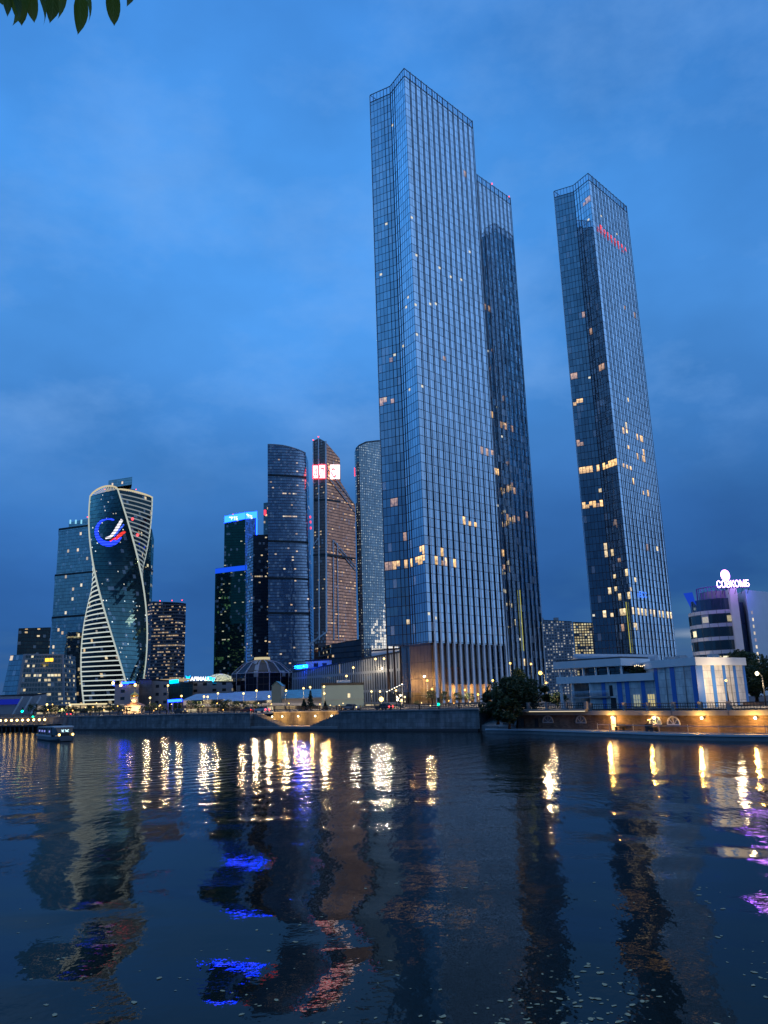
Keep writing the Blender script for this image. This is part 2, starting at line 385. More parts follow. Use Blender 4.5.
def water_mat():
    t = NT('river_water')
    co = t.n('ShaderNodeTexCoord').outputs['Object']
    def wav(sx, sy, scale, det, amp, rough=0.5, dist=0.0, off=(0,0,0)):
        v = t.vm('MULTIPLY', t.vm('ADD', co, off), (sx,sy,1))
        nd = t.n('ShaderNodeTexNoise', {'Vector':v,'Scale':scale,'Detail':det,'Roughness':rough,'Distortion':dist})
        return t.math('MULTIPLY', nd.outputs[0], amp)
    xy = t.n('ShaderNodeSeparateXYZ', {0:co})
    yy = t.math('DIVIDE', xy.outputs[1], 200.0)
    near = t.ramp(yy, [(0.08,(1.15,)*3),(0.13,(0.95,)*3),(0.21,(0.50,)*3),(0.34,(0.12,)*3),(0.6,(0.05,)*3)])
    h = wav(0.75, 1.0, 0.14, 1.0, 0.33, off=(3,9,0))                 # long swell
    h = t.math('ADD', h, wav(0.8, 1.0, 0.40, 1.0, 0.030, dist=0.3, off=(31,4,0)))
    # an oblique train of low waves
    pz = t.math('ADD', t.math('MULTIPLY', xy.outputs[0], 0.50), t.math('MULTIPLY', xy.outputs[1], 0.72))
    pz = t.math('ADD', pz, t.math('MULTIPLY', t.noise(co, 0.09, 1), 9.0))
    h = t.math('ADD', h, t.math('MULTIPLY', t.math('SINE', pz), t.math('MULTIPLY', t.noise(t.vm('ADD', co, (7,3,0)), 0.05, 1), 0.055)))
    h = t.math('MULTIPLY', h, near)
    # patches of breeze: ripples strong in places, smooth between
    pat = t.ramp(t.noise(t.vm('MULTIPLY', co, (0.03,0.04,1)), 1.0, 2), [(0.38,(0.35,)*3),(0.62,(1.0,)*3)])
    rip = t.ramp(yy, [(0.08,(0.50,)*3),(0.20,(1.0,)*3),(0.45,(1.7,)*3)])
    rp = t.math('ADD', wav(0.9, 1.2, 1.6, 2.0, 0.0085), t.math('ADD', wav(1.0, 1.2, 5.0, 2.0, 0.0030), wav(1.0, 1.3, 13.0, 1.0, 0.0011)))
    far = t.ramp(yy, [(0.13,(0.0,)*3),(0.24,(0.55,)*3),(0.5,(1.0,)*3)])
    wl = t.math('MULTIPLY', wav(1.9, 0.62, 1.0, 2.0, 0.050), far)
    h = t.math('ADD', h, t.math('ADD', wl, t.math('MULTIPLY', t.math('ADD', wav(1.5, 1.25, 1.0, 3.0, 0.0150, off=(11,5,0)), wav(3.6, 2.6, 1.0, 2.0, 0.0050)), t.ramp(t.noise(t.vm('MULTIPLY', co, (0.09,0.05,1)), 1.0, 2), [(0.36,(0.30,)*3),(0.60,(1.0,)*3)]))))
    h = t.math('ADD', h, t.math('MULTIPLY', rp, t.math('MULTIPLY', pat, rip)))
    # rings of the passing boat's wash
    d = t.vm('LENGTH', t.vm('MULTIPLY', t.vm('SUBTRACT', co, (-62.0,138.0,0)), (1,1,0)))
    ph = t.math('MULTIPLY', t.math('ADD', d, t.math('MULTIPLY', t.noise(co, 0.06, 2), 14.0)), 1.9)
    env = t.math('MULTIPLY', t.ramp(t.math('DIVIDE', d, 140.0), [(0.08,(0.15,)*3),(0.30,(1,)*3),(0.52,(1,)*3),(0.78,(0,)*3)]), 0.012)
    h = t.math('ADD', h, t.math('MULTIPLY', t.math('SINE', ph), env))
    bn = t.n('ShaderNodeBump', {'Height':h,'Strength':1.0,'Distance':1.0})
    b = t.n('ShaderNodeBsdfPrincipled', {'Base Color':(0.006,0.009,0.008,1),'Roughness':t.ramp(yy, [(0.08,(0.028,)*3),(0.2,(0.05,)*3),(0.5,(0.085,)*3)]),'IOR':1.24,'Specular IOR Level':0.20,'Normal':bn.outputs[0]})
    return t.out(b.outputs[0])
mb = MB()
mb.face([(-3000,-1500,0),(3000,-1500,0),(3000,1500,0),(-3000,1500,0)])
tag(mb.build('river_water', water_mat()), kind='structure')
def ground_mat():
    t = NT('city_ground')
    co = t.n('ShaderNodeTexCoord').outputs['Object']
    c = t.ramp(t.noise(co, 0.05, 6, 0.65), [(0.3,(0.035,0.036,0.038)),(0.7,(0.07,0.068,0.065))])
    return t.out(t.n('ShaderNodeBsdfPrincipled', {'Base Color':c,'Roughness':0.85}).outputs[0])
MG = ground_mat()
# far bank: one sheet from the wall line to the horizon; it ends inside the wall tops
mb = MB()
def lerp2(a, b, t): return Vector((a[0]+(b[0]-a[0])*t, a[1]+(b[1]-a[1])*t))
def bank_at(px):
    for i in range(len(bank_px)-1):
        if bank_px[i][0] <= px <= bank_px[i+1][0]:
            y = bank_px[i][1]+(bank_px[i+1][1]-bank_px[i][1])*(px-bank_px[i][0])/(bank_px[i+1][0]-bank_px[i][0])
            # same pixel column on the straight segment
            a, b = BANK[i], BANK[i+1]; d = ray(px, y); dd = Vector((d.x,d.y)); n = Vector((-(b-a).y,(b-a).x))
            return dd*(a.dot(n)/dd.dot(n))
NI0, NI1 = bank_at(250), bank_at(338.5)           # a landing stage is cut into the wall here
nd_ = (NI1-NI0).normalized(); nin = Vector((-nd_.y,nd_.x))
NICHE = [NI0+nin*0.6, NI0+nd_*2+nin*6.3, NI1-nd_*2+nin*6.3, NI1+nin*0.6]
inb = [Vector((p.x, p.y+0.3)) for p in BANK[:5]]+NICHE+[Vector((p.x, p.y+0.3)) for p in BANK[5:]] + [Vector((QUAY[i].x+dx, QUAY[i].y+dy)) for i,dx,dy in ((0,1.0,6.5),(2,3.0,4.5),(4,3.5,4.0),(6,4.0,3.6),(7,4,4))]
inb += [Vector((160,40)), Vector((600,-120)), Vector((9000,-1200)), Vector((9000,12000)), Vector((-9000,12000)), Vector((-9000,900))]
bm = bmesh.new()
bm.faces.new([bm.verts.new((p.x,p.y,GZ-0.01)) for p in inb])
bmesh.ops.triangulate(bm, faces=bm.faces[:])
me = bpy.data.meshes.new('far_ground'); bm.to_mesh(me); bm.free(); me.materials.append(MG)
o = bpy.data.objects.new('far_ground', me); COL.objects.link(o); tag(o, kind='structure')
mb = MB()
mb.box((0,-400,1.9),(3000,809,4.2))          # the bank the photographer stands on (its edge is below the frame)
tag(mb.build('near_ground', MG), kind='structure')
# ------------------------------------------------------------------ the three tall towers
MT = {}
MT['glass'] = m_facade('tower_glass', pw=1.95, fh=FH, tint=(0.84,0.94,1.0), refl=0.86, lu=0.11, lv=0.26, line=(0.035,0.042,0.06), lit=0.0, tilt=0.013, blinds=0.05, body=(0.012,0.018,0.028), pv=0.28)
MT['fin_dark'] = m_plain('fin_bronze', (0.075,0.068,0.085), 0.35, 0.4, var=0.1)
MT['fin_pale'] = m_plain('fin_aluminium', (0.78,0.80,0.82), 0.45, 0.1, var=0.08, scale=0.2)
MT['clear'] = None
def clear_mat():
    t = NT('clear_glass')
    g = t.n('ShaderNodeBsdfGlossy', {'Color':(0.8,0.9,1,1),'Roughness':0.02})
    tr = t.n('ShaderNodeBsdfTransparent', {'Color':(0.86,0.9,0.95,1)})
    return t.out(t.n('ShaderNodeMixShader', {0:0.25,1:tr.outputs[0],2:g.outputs[0]}).outputs[0])
MT['clear'] = clear_mat()
def lobby_mat():
    t = NT('lobby_glass')
    uv = t.n('ShaderNodeUVMap', uv_map='UVMap').outputs[0]
    sp = t.n('ShaderNodeSeparateXYZ', {0:uv})
    fu = t.math('FRACT', t.math('DIVIDE', sp.outputs[0], 2.0)); fv = t.math('FRACT', t.math('DIVIDE', sp.outputs[1], 6.5))
    isl = t.math('MAXIMUM', t.math('LESS_THAN', fu, 0.06), t.math('LESS_THAN', fv, 0.02))
    g = t.n('ShaderNodeBsdfGlossy', {'Color':(0.35,0.4,0.48,1),'Roughness':0.03})
    tr = t.n('ShaderNodeBsdfTransparent', {'Color':(0.62,0.6,0.58,1)})
    gl = t.n('ShaderNodeMixShader', {0:0.30,1:tr.outputs[0],2:g.outputs[0]}).outputs[0]
    ln = t.n('ShaderNodeBsdfPrincipled', {'Base Color':(0.03,0.03,0.035,1),'Roughness':0.4})
    return t.out(t.n('ShaderNodeMixShader', {0:isl,1:gl,2:ln.outputs[0]}).outputs[0])
MT['lobby'] = lobby_mat()
MT['core'] = m_plain('lobby_core', (0.50,0.38,0.26), 0.7, var=0.35, scale=0.3)
MT['lit1'] = m_lit('lit_office_amber', (1.0,0.60,0.24), 1.35)
MT['lit2'] = m_lit('lit_office_cream', (1.0,0.76,0.42), 1.05)
MT['lit3'] = m_lit('lit_office_dim', (1.0,0.60,0.38), 0.45)
MT['lit4'] = m_emit('ceiling_lamps_white', (1.0,0.95,0.78), 0.8)
MT['strip'] = m_emit('edge_reflection_strip', (0.85,0.85,0.16), 0.6)
TOPZ = 295.0

class Facade:
    """a vertical glass face from plan point a to b (outside on its right-hand side when walking a to b)"""
    def __init__(s, a, b):
        s.a, s.b = Vector(a), Vector(b); s.L = (s.b-s.a).length; s.u = (s.b-s.a)/s.L
        s.n = Vector((s.u.y, -s.u.x))
    def hit(s, px, py):
        d = ray(px, py); dd = Vector((d.x,d.y)); q = dd.dot(s.n)
        t = s.a.dot(s.n)/q
        p = dd*t
        return (p-s.a).dot(s.u), EYE+d.z*t
    def pt(s, u, z, out=0.0):
        p = s.a+s.u*u+s.n*out; return (p.x,p.y,z)
def find_face(faces, px, py):
    best = None
    for f in faces:
        u, z = f.hit(px, py)
        d = ray(px,py)
        if -1.5 <= u <= f.L+1.5 and Vector((d.x,d.y)).dot(f.n) < 0:
            t = f.a.dot(f.n)/Vector((d.x,d.y)).dot(f.n)
            if best is None or t < best[0]: best = (t, f, u, z)
    return best[1:] if best else None
def lit_window(parent, f, u, z, cols, mat, dots=False):
    """snaps to the pane grid of the face: cols panes wide, one storey high"""
    npan = max(1, round(f.L/PW)); pw = f.L/npan
    c0 = int(math.floor(u/pw - (cols-1)/2.0)); r0 = math.floor(z/FH)
    c0 = max(0, min(npan-cols, c0))
    b = MB()
    for c in range(c0, c0+cols):
        lo, hi = (0.16, 0.05)
        z0, z1 = r0*FH+0.30, (r0+1)*FH-0.12
        q_ = random.random()
        if q_ < 0.16: z1 -= 1.5          # blind half down
        elif q_ < 0.30: z0 += 1.2        # something on the sill
        if dots: z0 = z1-1.1; lo = hi = 0.35
        b.face([f.pt(c*pw+lo, z0, 0.025), f.pt((c+1)*pw-hi, z0, 0.025), f.pt((c+1)*pw-hi, z1, 0.025), f.pt(c*pw+lo, z1, 0.025)],
               [(c*pw,z0),(c*pw+pw,z0),(c*pw+pw,z1),(c*pw,z1)])
    return b.build('lit_window', mat, parent)
def rib(b, f, u, z0, z1, depth=0.36, thick=0.18, tw0=95.0, zt=175.0, steps=26):
    """a blade that turns from edge-on at the top to flat-on at the foot: material 0 bronze side, 1 pale side"""
    ring = []
    for i in range(steps+1):
        z = z0+(z1-z0)*i/steps
        ang = R(8+(tw0-8)*max(0.0, 1-z/zt)**1.25)
        # at angle 0 the blade stands out along n, its pale side looks along +u; turning brings the pale side to n
        dn = f.n*math.cos(ang)-f.u*math.sin(ang)*1.0
        pn = f.u*math.cos(ang)+f.n*math.sin(ang)
        dep = depth*(1.0+2.8*max(0.0, 1-z/130.0)**1.2)
        c = f.a+f.u*u+f.n*(0.16+0.32*math.sin(ang))
        p = [c-pn*thick/2, c+dn*dep-pn*thick/2, c+dn*dep+pn*thick/2, c+pn*thick/2]
        ring.append([(q.x,q.y,z) for q in p])
    for A, B in zip(ring, ring[1:]):
        for k, m in ((0,0),(1,1),(2,1),(3,0)):
            j = (k+1) % 4
            b.face([A[k],A[j],B[j],B[k]], None, m)
    b.face(ring[-1], None, 0)
def snap_len(f): return max(1, round(f.L/PW))
def glass_tower(name, label, C, lits, z_open=0.0, group='trio of tall glass towers'):
    """C: plan corners A (left), K (notch), B (front edge), C (right); the back mirrors them"""
    A, K, Bp, Cp = [Vector(p) for p in C]
    v = Cp-Bp
    D = A+v; K2 = K+v*0.97
    base = (A+Cp)/2
    t = thing(name, label, 'skyscraper', (base.x, base.y, GZ), 0, group)
    loop = [A, K, Bp, Cp, K2, D]
    faces = [Facade(loop[i], loop[(i+1) % 6]) for i in range(6)]
    zt = TOPZ-4.4
    g = MB()
    for i, f in enumerate(faces):
        z0 = z_open if i in (0,1,5) else 0.0
        npan = snap_len(f); du = npan*PW
        z0 = max(z0, GZ) if not (z_open and i == 2) else z_open
        g.face([f.pt(0,z0), f.pt(f.L,z0), f.pt(f.L,zt), f.pt(0,zt)], [(0,z0),(du,z0),(du,zt),(0,zt)])
    g.build('curtain_wall', MT['glass'], t)
    r = MB(); r.face([(p.x,p.y,zt) for p in loop])
    if z_open:
        q = MB(); q.face([(p.x,p.y,z_open) for p in loop][::-1]); q.build('soffit', MT['fin_dark'], t)
    r.build('roof', M['dkroof'], t)
    # crown screen: posts, rail, clear panes
    cr = MB(); pane = MB()
    for f in faces:
        n = snap_len(f)
        for k in range(0, n+1):
            u = f.L*k/n
            cr.bar(f.pt(u, zt, -0.05), f.pt(u, TOPZ-0.2, -0.05), 0.16, 0.16, (f.n.x,f.n.y,0))
        cr.bar(f.pt(0, TOPZ-0.1, -0.05), f.pt(f.L, TOPZ-0.1, -0.05), 0.3, 0.28)
        cr.bar(f.pt(0, zt+0.05, -0.02), f.pt(f.L, zt+0.05, -0.02), 0.4, 0.25)
        pane.face([f.pt(0,zt+0.25,-0.05), f.pt(f.L,zt+0.25,-0.05), f.pt(f.L,TOPZ-0.28,-0.05), f.pt(0,TOPZ-0.28,-0.05)])
    s = cr.build('crown_screen', MT['fin_dark'], t)
    pane.build('crown_glass', MT['clear'], s)
    # blades on the long faces, thin ones next to the notch
    fb = MB()
    for i in (2, 5):
        f = faces[i]; n = snap_len(f)//2
        for k in range(n+1):
            u = min(max(f.L*k/n, 0.12), f.L-0.12)
            rib(fb, f, u, GZ, TOPZ-0.05) if k else None
    fb.build('facade_blades', [MT['fin_dark'], MT['fin_pale']], t)
    nb = MB()
    for i in (0, 1, 3, 4):
        f = faces[i]; n = snap_len(f)
        near = [n-2, n-1, n] if i in (0,3) else [0, 1, 2]
        for k in range(n+1):
            w_, d_ = (0.15, 0.24) if k in near else (0.09, 0.08)
            u = min(max(f.L*k/n, 0.1), f.L-0.1)
            nb.bar(f.pt(u, max(z_open,GZ), d_/2-0.02), f.pt(u, TOPZ-0.3, d_/2-0.02), w_, d_, (f.n.x,f.n.y,0))
    nb.build('mullions', MT['fin_dark'], t)
    vis = [faces[0], faces[1], faces[2]]
    for px, py, cols, mk in lits:
        h = find_face(vis, px, py)
        if not h: continue
        f, u, z = h
        lit_window(t, f, u, z, cols, MT[mk], mk == 'lit4')
    return t, faces
def P295(*a): return [atH(x,y,TOPZ).to_2d() for x,y in a]

T1C = P295((370,95),(390,86),(404,68),(472,121))
L4 = 'lit4'; L1 = 'lit1'; L2 = 'lit2'; L3 = 'lit3'
T1L = [(x,y,1,L4) for x,y in [(392,131),(410,213),(387,228),(470,251),(416,257),(439,270),(450,278),(461,284),(382,271),(408,297),(413,304),(429,303),(436,307),
        (393,358),(403,349),(415,340),(409,391),(422,388),(407,310),(386,400)]]
T1L += [(466,176,1,L3),(444,359,1,L3),(382,401,2,L3),(392,398,1,L3),(391,358,1,L3),(481,449,1,L3),(487,450,1,L3),(491,453,1,L3),
        (396,503,2,L3),(405,536,1,L3),(464,523,1,L1),(469,524,1,L1),(475,525,1,L1),(426,550,2,L1),(441,551,1,L1),
        (385,565,2,L3),(398,563,2,L1),(405,561,1,L1),(411,560,1,L1),(419,557,3,L1),(427,558,3,L1),(435,560,1,L1),(441,561,1,L3),(447,562,1,L1),(454,563,1,L1),
        (407,616,1,L2),(430,614,1,L4),(437,614,1,L4)]
T1, F1 = glass_tower('glass_skyscraper', 'tallest glass tower in the middle, sharp front edge and warm lit lobby at its foot', T1C, T1L, z_open=27.0)
# its lobby: recessed, seen through tall clear glass; blades pass in front
A, K, Bp, Cp = T1C
nb_ = (Bp-A).normalized(); vb = (Cp-Bp).normalized()
i0 = A+nb_*5.0+vb*3.0; i1 = Bp-nb_*0.3+vb*1.6; i2 = Cp-vb*0.5-nb_*0.3; i3 = A+(Cp-Bp)+nb_*3.0
lob = MB()
f_l = [Facade(i0,i1), Facade(i1,i2), Facade(i2,i3), Facade(i3,i0)]
for f in f_l: lob.face([f.pt(0,GZ), f.pt(f.L,GZ), f.pt(f.L,27), f.pt(0,27)], [(0,GZ),(f.L,GZ),(f.L,27),(0,27)])
lob.build('lobby_glazing', MT['lobby'], T1)
cu_ = MB(); ncu = 44                                   # tall pleated curtain behind the glass
for k in range(ncu):
    a_ = A+nb_*(5.4+16.6*k/ncu)+vb*(8.0+0.28*(k % 2)); b_ = A+nb_*(5.4+16.6*(k+1)/ncu)+vb*(8.0+0.28*((k+1) % 2)); cu_.wall(a_, b_, GZ, 26.8)
cu_.build('curtain', m_plain('curtain_cloth', (0.42,0.33,0.23), 0.9, var=0.5, scale=0.25), T1)
cw = MB(); c0 = A+nb_*6.5+vb*10
cw.prism([c0, c0+nb_*12, c0+nb_*12+vb*36, c0+vb*36], GZ, 27, top=False)
cw.build('lobby_core', MT['core'], T1)
fl = MB()
for zf in (10.5, 17.0):
    q = [i0+nb_*6+vb*14, i1-nb_*0.5+vb*14, i2-nb_*0.5-vb*0.5, i3+vb*-0.5+nb_*1]
    fl.prism(q, zf, zf+0.5, bottom=True)
fl.build('mezzanine', MT['core'], T1)
def plight(parent, p, power, col=(1.0,0.62,0.26), rad=0.3):
    d = bpy.data.lights.new('lamp_light', 'POINT'); d.energy = power; d.color = col; d.shadow_soft_size = rad
    o = bpy.data.objects.new('lamp_light', d); COL.objects.link(o)
    org = Vector((0,0,0)); q = parent
    while q is not None: org = org+Vector(q.location); q = q.parent
    o.parent = parent; o.location = Vector(p)-org
    return o
for k, (a_, b_) in enumerate(((7.5,4.6),(13,4.3),(18.5,4.3),(20.5,10),(20.5,20),(20.5,31),(20.5,42))):
    p = A+nb_*a_+vb*b_
    plight(T1, (p.x,p.y,12.0 if k < 3 else 8.0), 210 if k < 3 else 150)

C2 = atH(510,198,TOPZ).to_2d(); dv = (Cp-Bp); B2 = C2-dv
T2C = [B2+(A-Bp), B2+(K-Bp), B2, C2]
T2L = [(485,305,1,L3),(490,307,1,L3),(488,352,1,L4),(491,414,1,L1),(502,428,1,L3),(506,427,1,L3),(511,428,1,L3),(501,438,1,L4),(492,469,2,L1),(496,470,2,L1),(508,487,1,L3),(512,486,1,L3),(515,488,1,L3),
       (497,510,1,L4),(508,518,1,L3),(514,518,1,L3),(519,519,1,L3),(526,517,1,L3),(498,555,2,L1),(504,555,1,L1),(503,570,1,L3),(520,640,1,L4),(505,664,1,L2),(523,664,1,L2)]
T2, F2 = glass_tower('glass_skyscraper', 'glass tower half hidden behind the tallest one, with two red beacons on its roof edge', T2C, T2L)
T3C = P295((554,191),(573,184),(588,173),(626,206))
T3C[1] = T3C[0]+Vector((0.90,-0.436))*11.2      # a shallow notch
T3L = [(x,y,1,L4) for x,y in [(589.5,219),(602,218),(617,236),(590,380)]]
T3L += [(588,202,3,L3),(584,312,1,L3),(592.5,334,1,L3),(634,314,1,L3),(625,307,1,L3),(603,368,2,L3),(575,378,2,L3),(576,404,3,L1),(628,402,1,L2),
        (626,426,1,L2),(623.5,431,1,L1),(627.5,433,1,L1),(629,446,1,L1),(637,437,1,L1),(642,440,2,L1),(643,452,1,L1),(638,456,1,L1),(643,458,2,L1),(580,442,2,L3),
        (581.5,469,4,L1),(598,466,1,L1),(604,464,2,L1),(611,462,2,L1),(614,461,2,L1),(618,461,2,L1),(623,463,1,L1),(627.5,465,1,L1),(631,466,1,L1),(601,487,1,L2),(633,480,1,L1),(642.5,490,1,L1),(647,491,1,L1),
        (584,503,4,L1),(595,501,2,L3),(602,500,1,L1),(606,544,1,L2),(607,552,1,L2),(613,551,1,L2),(619,558,1,L3),(616,574,1,L2),(627,574,1,L2),(636,580,1,L2),(610,590,1,L2),(617,589,1,L2),(629,589,1,L2),
        (619,597,1,L2),(629,596,1,L2),(593,615,1,L4),(604,614,1,L2),(613,613,1,L2),(621,612,1,L2),(625,612,1,L2),(631,611,1,L2),(622,628,1,L3),(633,627,2,L2),(657,549,1,L2),(647,548,1,L3)]
T3L += [(638+4.3*k, 611.7+0.75*k, 1, L2) for k in range(9)]
T3, F3 = glass_tower('glass_skyscraper', 'slender glass tower standing apart on the right with small red lettering near its top', T3C, T3L)
def strip(parent, f, a, b, mat, name='glow_strip', w_=0.22):
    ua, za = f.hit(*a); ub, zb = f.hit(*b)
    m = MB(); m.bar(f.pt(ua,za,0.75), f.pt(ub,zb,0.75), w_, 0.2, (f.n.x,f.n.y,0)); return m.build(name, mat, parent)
strip(T2, F2[2], (518.5,590), (522.5,651), MT['strip'])  # both strips: another tower's lit edge reflected, put in as glow
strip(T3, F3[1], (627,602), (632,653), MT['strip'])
for px, py in ((492,184),(509,197)):
    p = atH(px, py, TOPZ+0.3); m = MB(); m.ball((p.x,p.y,TOPZ+0.5), 0.38); m.build('beacon', M['red_light'], T2)

def text_part(txt, size, mat, origin, xdir, parent=None, name='lettering', ext=0.05, up=(0,0,1), center=False, sx=1.0, bold=0.0):
    """lettering standing upright, reading along xdir (plan vector or 3-vector)"""
    cu = bpy.data.curves.new(name, 'FONT'); cu.body = txt; cu.size = size; cu.extrude = ext; cu.offset = bold
    if center: cu.align_x = 'CENTER'
    cu.materials.append(mat)
    tmp = bpy.data.objects.new(name, cu); me = bpy.data.meshes.new_from_object(tmp); me.name = name
    bpy.data.objects.remove(tmp); bpy.data.curves.remove(cu)
    o = bpy.data.objects.new(name, me); COL.objects.link(o)
    x = Vector(xdir).to_3d().normalized(); y = Vector(up); z = x.cross(y).normalized(); y = z.cross(x)
    rot = Matrix((x*sx, y, z)).transposed().to_4x4()
    org = Vector((0,0,0)); q = parent
    while q is not None: org = org+Vector(q.location); q = q.parent
    o.matrix_basis = Matrix.Translation(Vector(origin)-org) @ rot
    if parent is not None: o.parent = parent
    return o
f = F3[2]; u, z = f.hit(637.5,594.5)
text_part('ВСС', 4.2, m_emit('letters_reflected', (0.06,0.22,1.0), 1.6), f.pt(u, z-1.4, 0.95), f.u, T3, name='reflected_lettering', ext=0.05)  # roof sign reflected in the glass, put in as glowing letters
# red letters between the blades of the right-hand tower (too small in the photo to read)
f = F3[2]; m_red_letters = m_emit('letters_red', (1.0,0.07,0.10), 1.3)
for k, ch in enumerate('ВОЕВСЕВА'):
    u, z = f.hit(599.3+3.52*k, 229.0+2.93*k)
    text_part(ch, 3.3 if k else 4.6, m_red_letters, f.pt(u-1.0, z-1.3, 0.95), f.u, T3, name='letter', ext=0.05, bold=0.03)
# ------------------------------------------------------------------ the business district behind
FM = {}
FM['imperia'] = m_facade('pale_blue_glass', 3.0, 4.0, (0.75,0.85,0.72), 1.0, 0.12, 0.35, (0.05,0.09,0.12), lit=0.02, lst=0.9, body=(0.02,0.04,0.06), blinds=0.05, seed=1)
FM['evo'] = m_facade('dark_blue_glass', 3.0, 4.3, (0.35,0.62,0.55), 0.65, 0.1, 0.5, (0.015,0.03,0.04), lit=0.075, colA=(1.0,0.8,0.5), colB=(0.8,0.95,1.0), lst=1.5, spot=(0.32,0.24), lump=0.15, body=(0.01,0.02,0.025), seed=2)
FM['evo_rib'] = m_facade('black_glass', 3.0, 4.3, (0.3,0.5,0.5), 0.16, 0.1, 0.5, (0.01,0.014,0.018), lit=0.015, lst=0.8, body=(0.006,0.01,0.012), seed=3)
FM['fed'] = m_facade('green_black_glass', 3.0, 4.0, (0.4,0.75,0.62), 0.5, 0.12, 0.5, (0.01,0.025,0.03), lit=0.03, rowlit=0.03, colA=(1.0,0.9,0.45), lst=0.8, body=(0.008,0.02,0.024), seed=4)
FM['office_gold'] = m_facade('office_dark_glass', 3.2, 4.0, (0.5,0.65,0.6), 0.28, 0.3, 0.8, (0.035,0.04,0.045), lit=0.05, rowlit=0.05, colA=(1.0,0.62,0.25), colB=(1.0,0.9,0.6), lst=1.0, spot=(0.9,0.45), body=(0.012,0.018,0.022), seed=5)
FM['slant_blue'] = m_facade('slanted_blue_glass', 4.0, 4.0, (0.7,0.85,0.85), 0.62, 0.15, 0.3, (0.03,0.05,0.07), lit=0.01, body=(0.015,0.03,0.05), seed=6)
FM['grid_office'] = m_facade('gridded_office_glass', 2.5, 3.7, (0.45,0.6,0.6), 0.34, 0.42, 1.1, (0.24,0.24,0.22), spot=(0.9,0.5), lit=0.08, rowlit=0.14, colA=(1.0,0.75,0.35), colB=(1.0,0.9,0.6), lst=1.0, body=(0.015,0.02,0.024), seed=7)
FM['stripes'] = m_facade('banded_office_glass', 2.6, 3.9, (0.5,0.5,0.55), 0.35, 0.12, 0.3, (0.04,0.04,0.05), lit=0.16, rowlit=0.14, colA=(1.0,0.62,0.3), colB=(1.0,0.85,0.6), lst=0.6, spot=(0.9,0.35), band=(0.0,0.42), bandcol=(0.16,0.155,0.17), body=(0.015,0.018,0.03), seed=8)
FM['eurasia'] = m_facade('dark_teal_glass', 3.0, 4.0, (0.3,0.85,0.55), 0.42, 0.1, 0.5, (0.006,0.02,0.025), tilt=0.004, lit=0.022, rowlit=0.012, colA=(0.9,1.0,0.65), colB=(1.0,0.95,0.7), lst=0.55, spot=(0.9,0.35), body=(0.006,0.022,0.024), seed=9)
FM['blackbox'] = m_facade('black_office_glass', 2.6, 3.9, (0.5,0.55,0.65), 0.22, 0.1, 0.9, (0.012,0.014,0.022), lit=0.03, rowlit=0.035, colA=(1.0,0.65,0.3), lst=0.8, spot=(0.9,0.4), body=(0.008,0.009,0.014), seed=10)
FM['capital'] = m_facade('grey_blue_glass', 2.8, 3.8, (0.80,0.86,0.92), 0.80, 0.12, 0.9, (0.06,0.07,0.11), lit=0.014, rowlit=0.018, colA=(1.0,0.62,0.3), colB=(1.0,0.85,0.55), lst=0.9, spot=(0.9,0.42), blinds=0.10, pv=0.6, tilt=0.02, body=(0.05,0.065,0.11), seed=11)
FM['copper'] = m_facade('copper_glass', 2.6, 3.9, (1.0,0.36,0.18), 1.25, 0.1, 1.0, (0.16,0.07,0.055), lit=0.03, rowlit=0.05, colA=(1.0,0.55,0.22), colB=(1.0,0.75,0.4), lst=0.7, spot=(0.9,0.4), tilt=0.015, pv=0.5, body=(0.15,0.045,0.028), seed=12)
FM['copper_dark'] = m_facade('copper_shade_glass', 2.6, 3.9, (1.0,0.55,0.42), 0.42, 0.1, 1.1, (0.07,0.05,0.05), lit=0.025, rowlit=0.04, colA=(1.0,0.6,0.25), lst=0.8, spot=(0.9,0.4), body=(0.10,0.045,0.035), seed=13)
FM['oko'] = m_facade('dotted_pale_glass', 2.9, 3.7, (0.8,0.8,0.7), 0.75, 0.5, 0.5, (0.10,0.14,0.18), lit=0.30, colA=(1.0,0.92,0.62), colB=(0.85,1.0,0.95), lst=0.5, spot=(0.36,0.32), lump=0.25, body=(0.05,0.08,0.11), seed=14)
FM['resid'] = m_facade('residential_wall', 3.2, 3.0, (0.6,0.65,0.7), 0.25, 1.5, 1.5, (0.24,0.25,0.28), lit=0.36, colA=(1.0,0.9,0.7), colB=(0.85,0.92,1.0), lst=0.5, spot=(0.8,0.7), body=(0.03,0.035,0.05), seed=15)
FM['resid_gold'] = m_facade('residential_wall_gold', 3.2, 3.0, (0.6,0.65,0.7), 0.25, 1.0, 1.1, (0.10,0.09,0.08), lit=0.75, colA=(1.0,0.75,0.3), colB=(1.0,0.92,0.55), lst=0.8, spot=(0.85,0.7), lump=0.3, body=(0.03,0.035,0.05), seed=16)
FM['podium'] = m_facade('podium_cladding', 6.0, 3.6, (0.5,0.5,0.5), 0.25, 3.5, 2.0, (0.30,0.29,0.30), lit=0.10, colA=(1.0,0.8,0.5), lst=0.6, body=(0.02,0.022,0.025), seed=17)
FM['shops'] = m_facade('shop_fronts', 4.0, 4.4, (0.5,0.5,0.5), 0.2, 0.7, 1.3, (0.10,0.09,0.08), lit=0.7, colA=(1.0,0.62,0.25), colB=(1.0,0.85,0.55), lst=0.8, lump=0.4, body=(0.03,0.03,0.03), seed=18)
FM['ribbed'] = m_facade('ribbed_wall', 2.2, 9.0, (0.4,0.4,0.4), 0.12, 1.3, 1.2, (0.34,0.33,0.31), lit=0.015, lst=0.6, body=(0.05,0.05,0.05), blinds=0.0, seed=19)
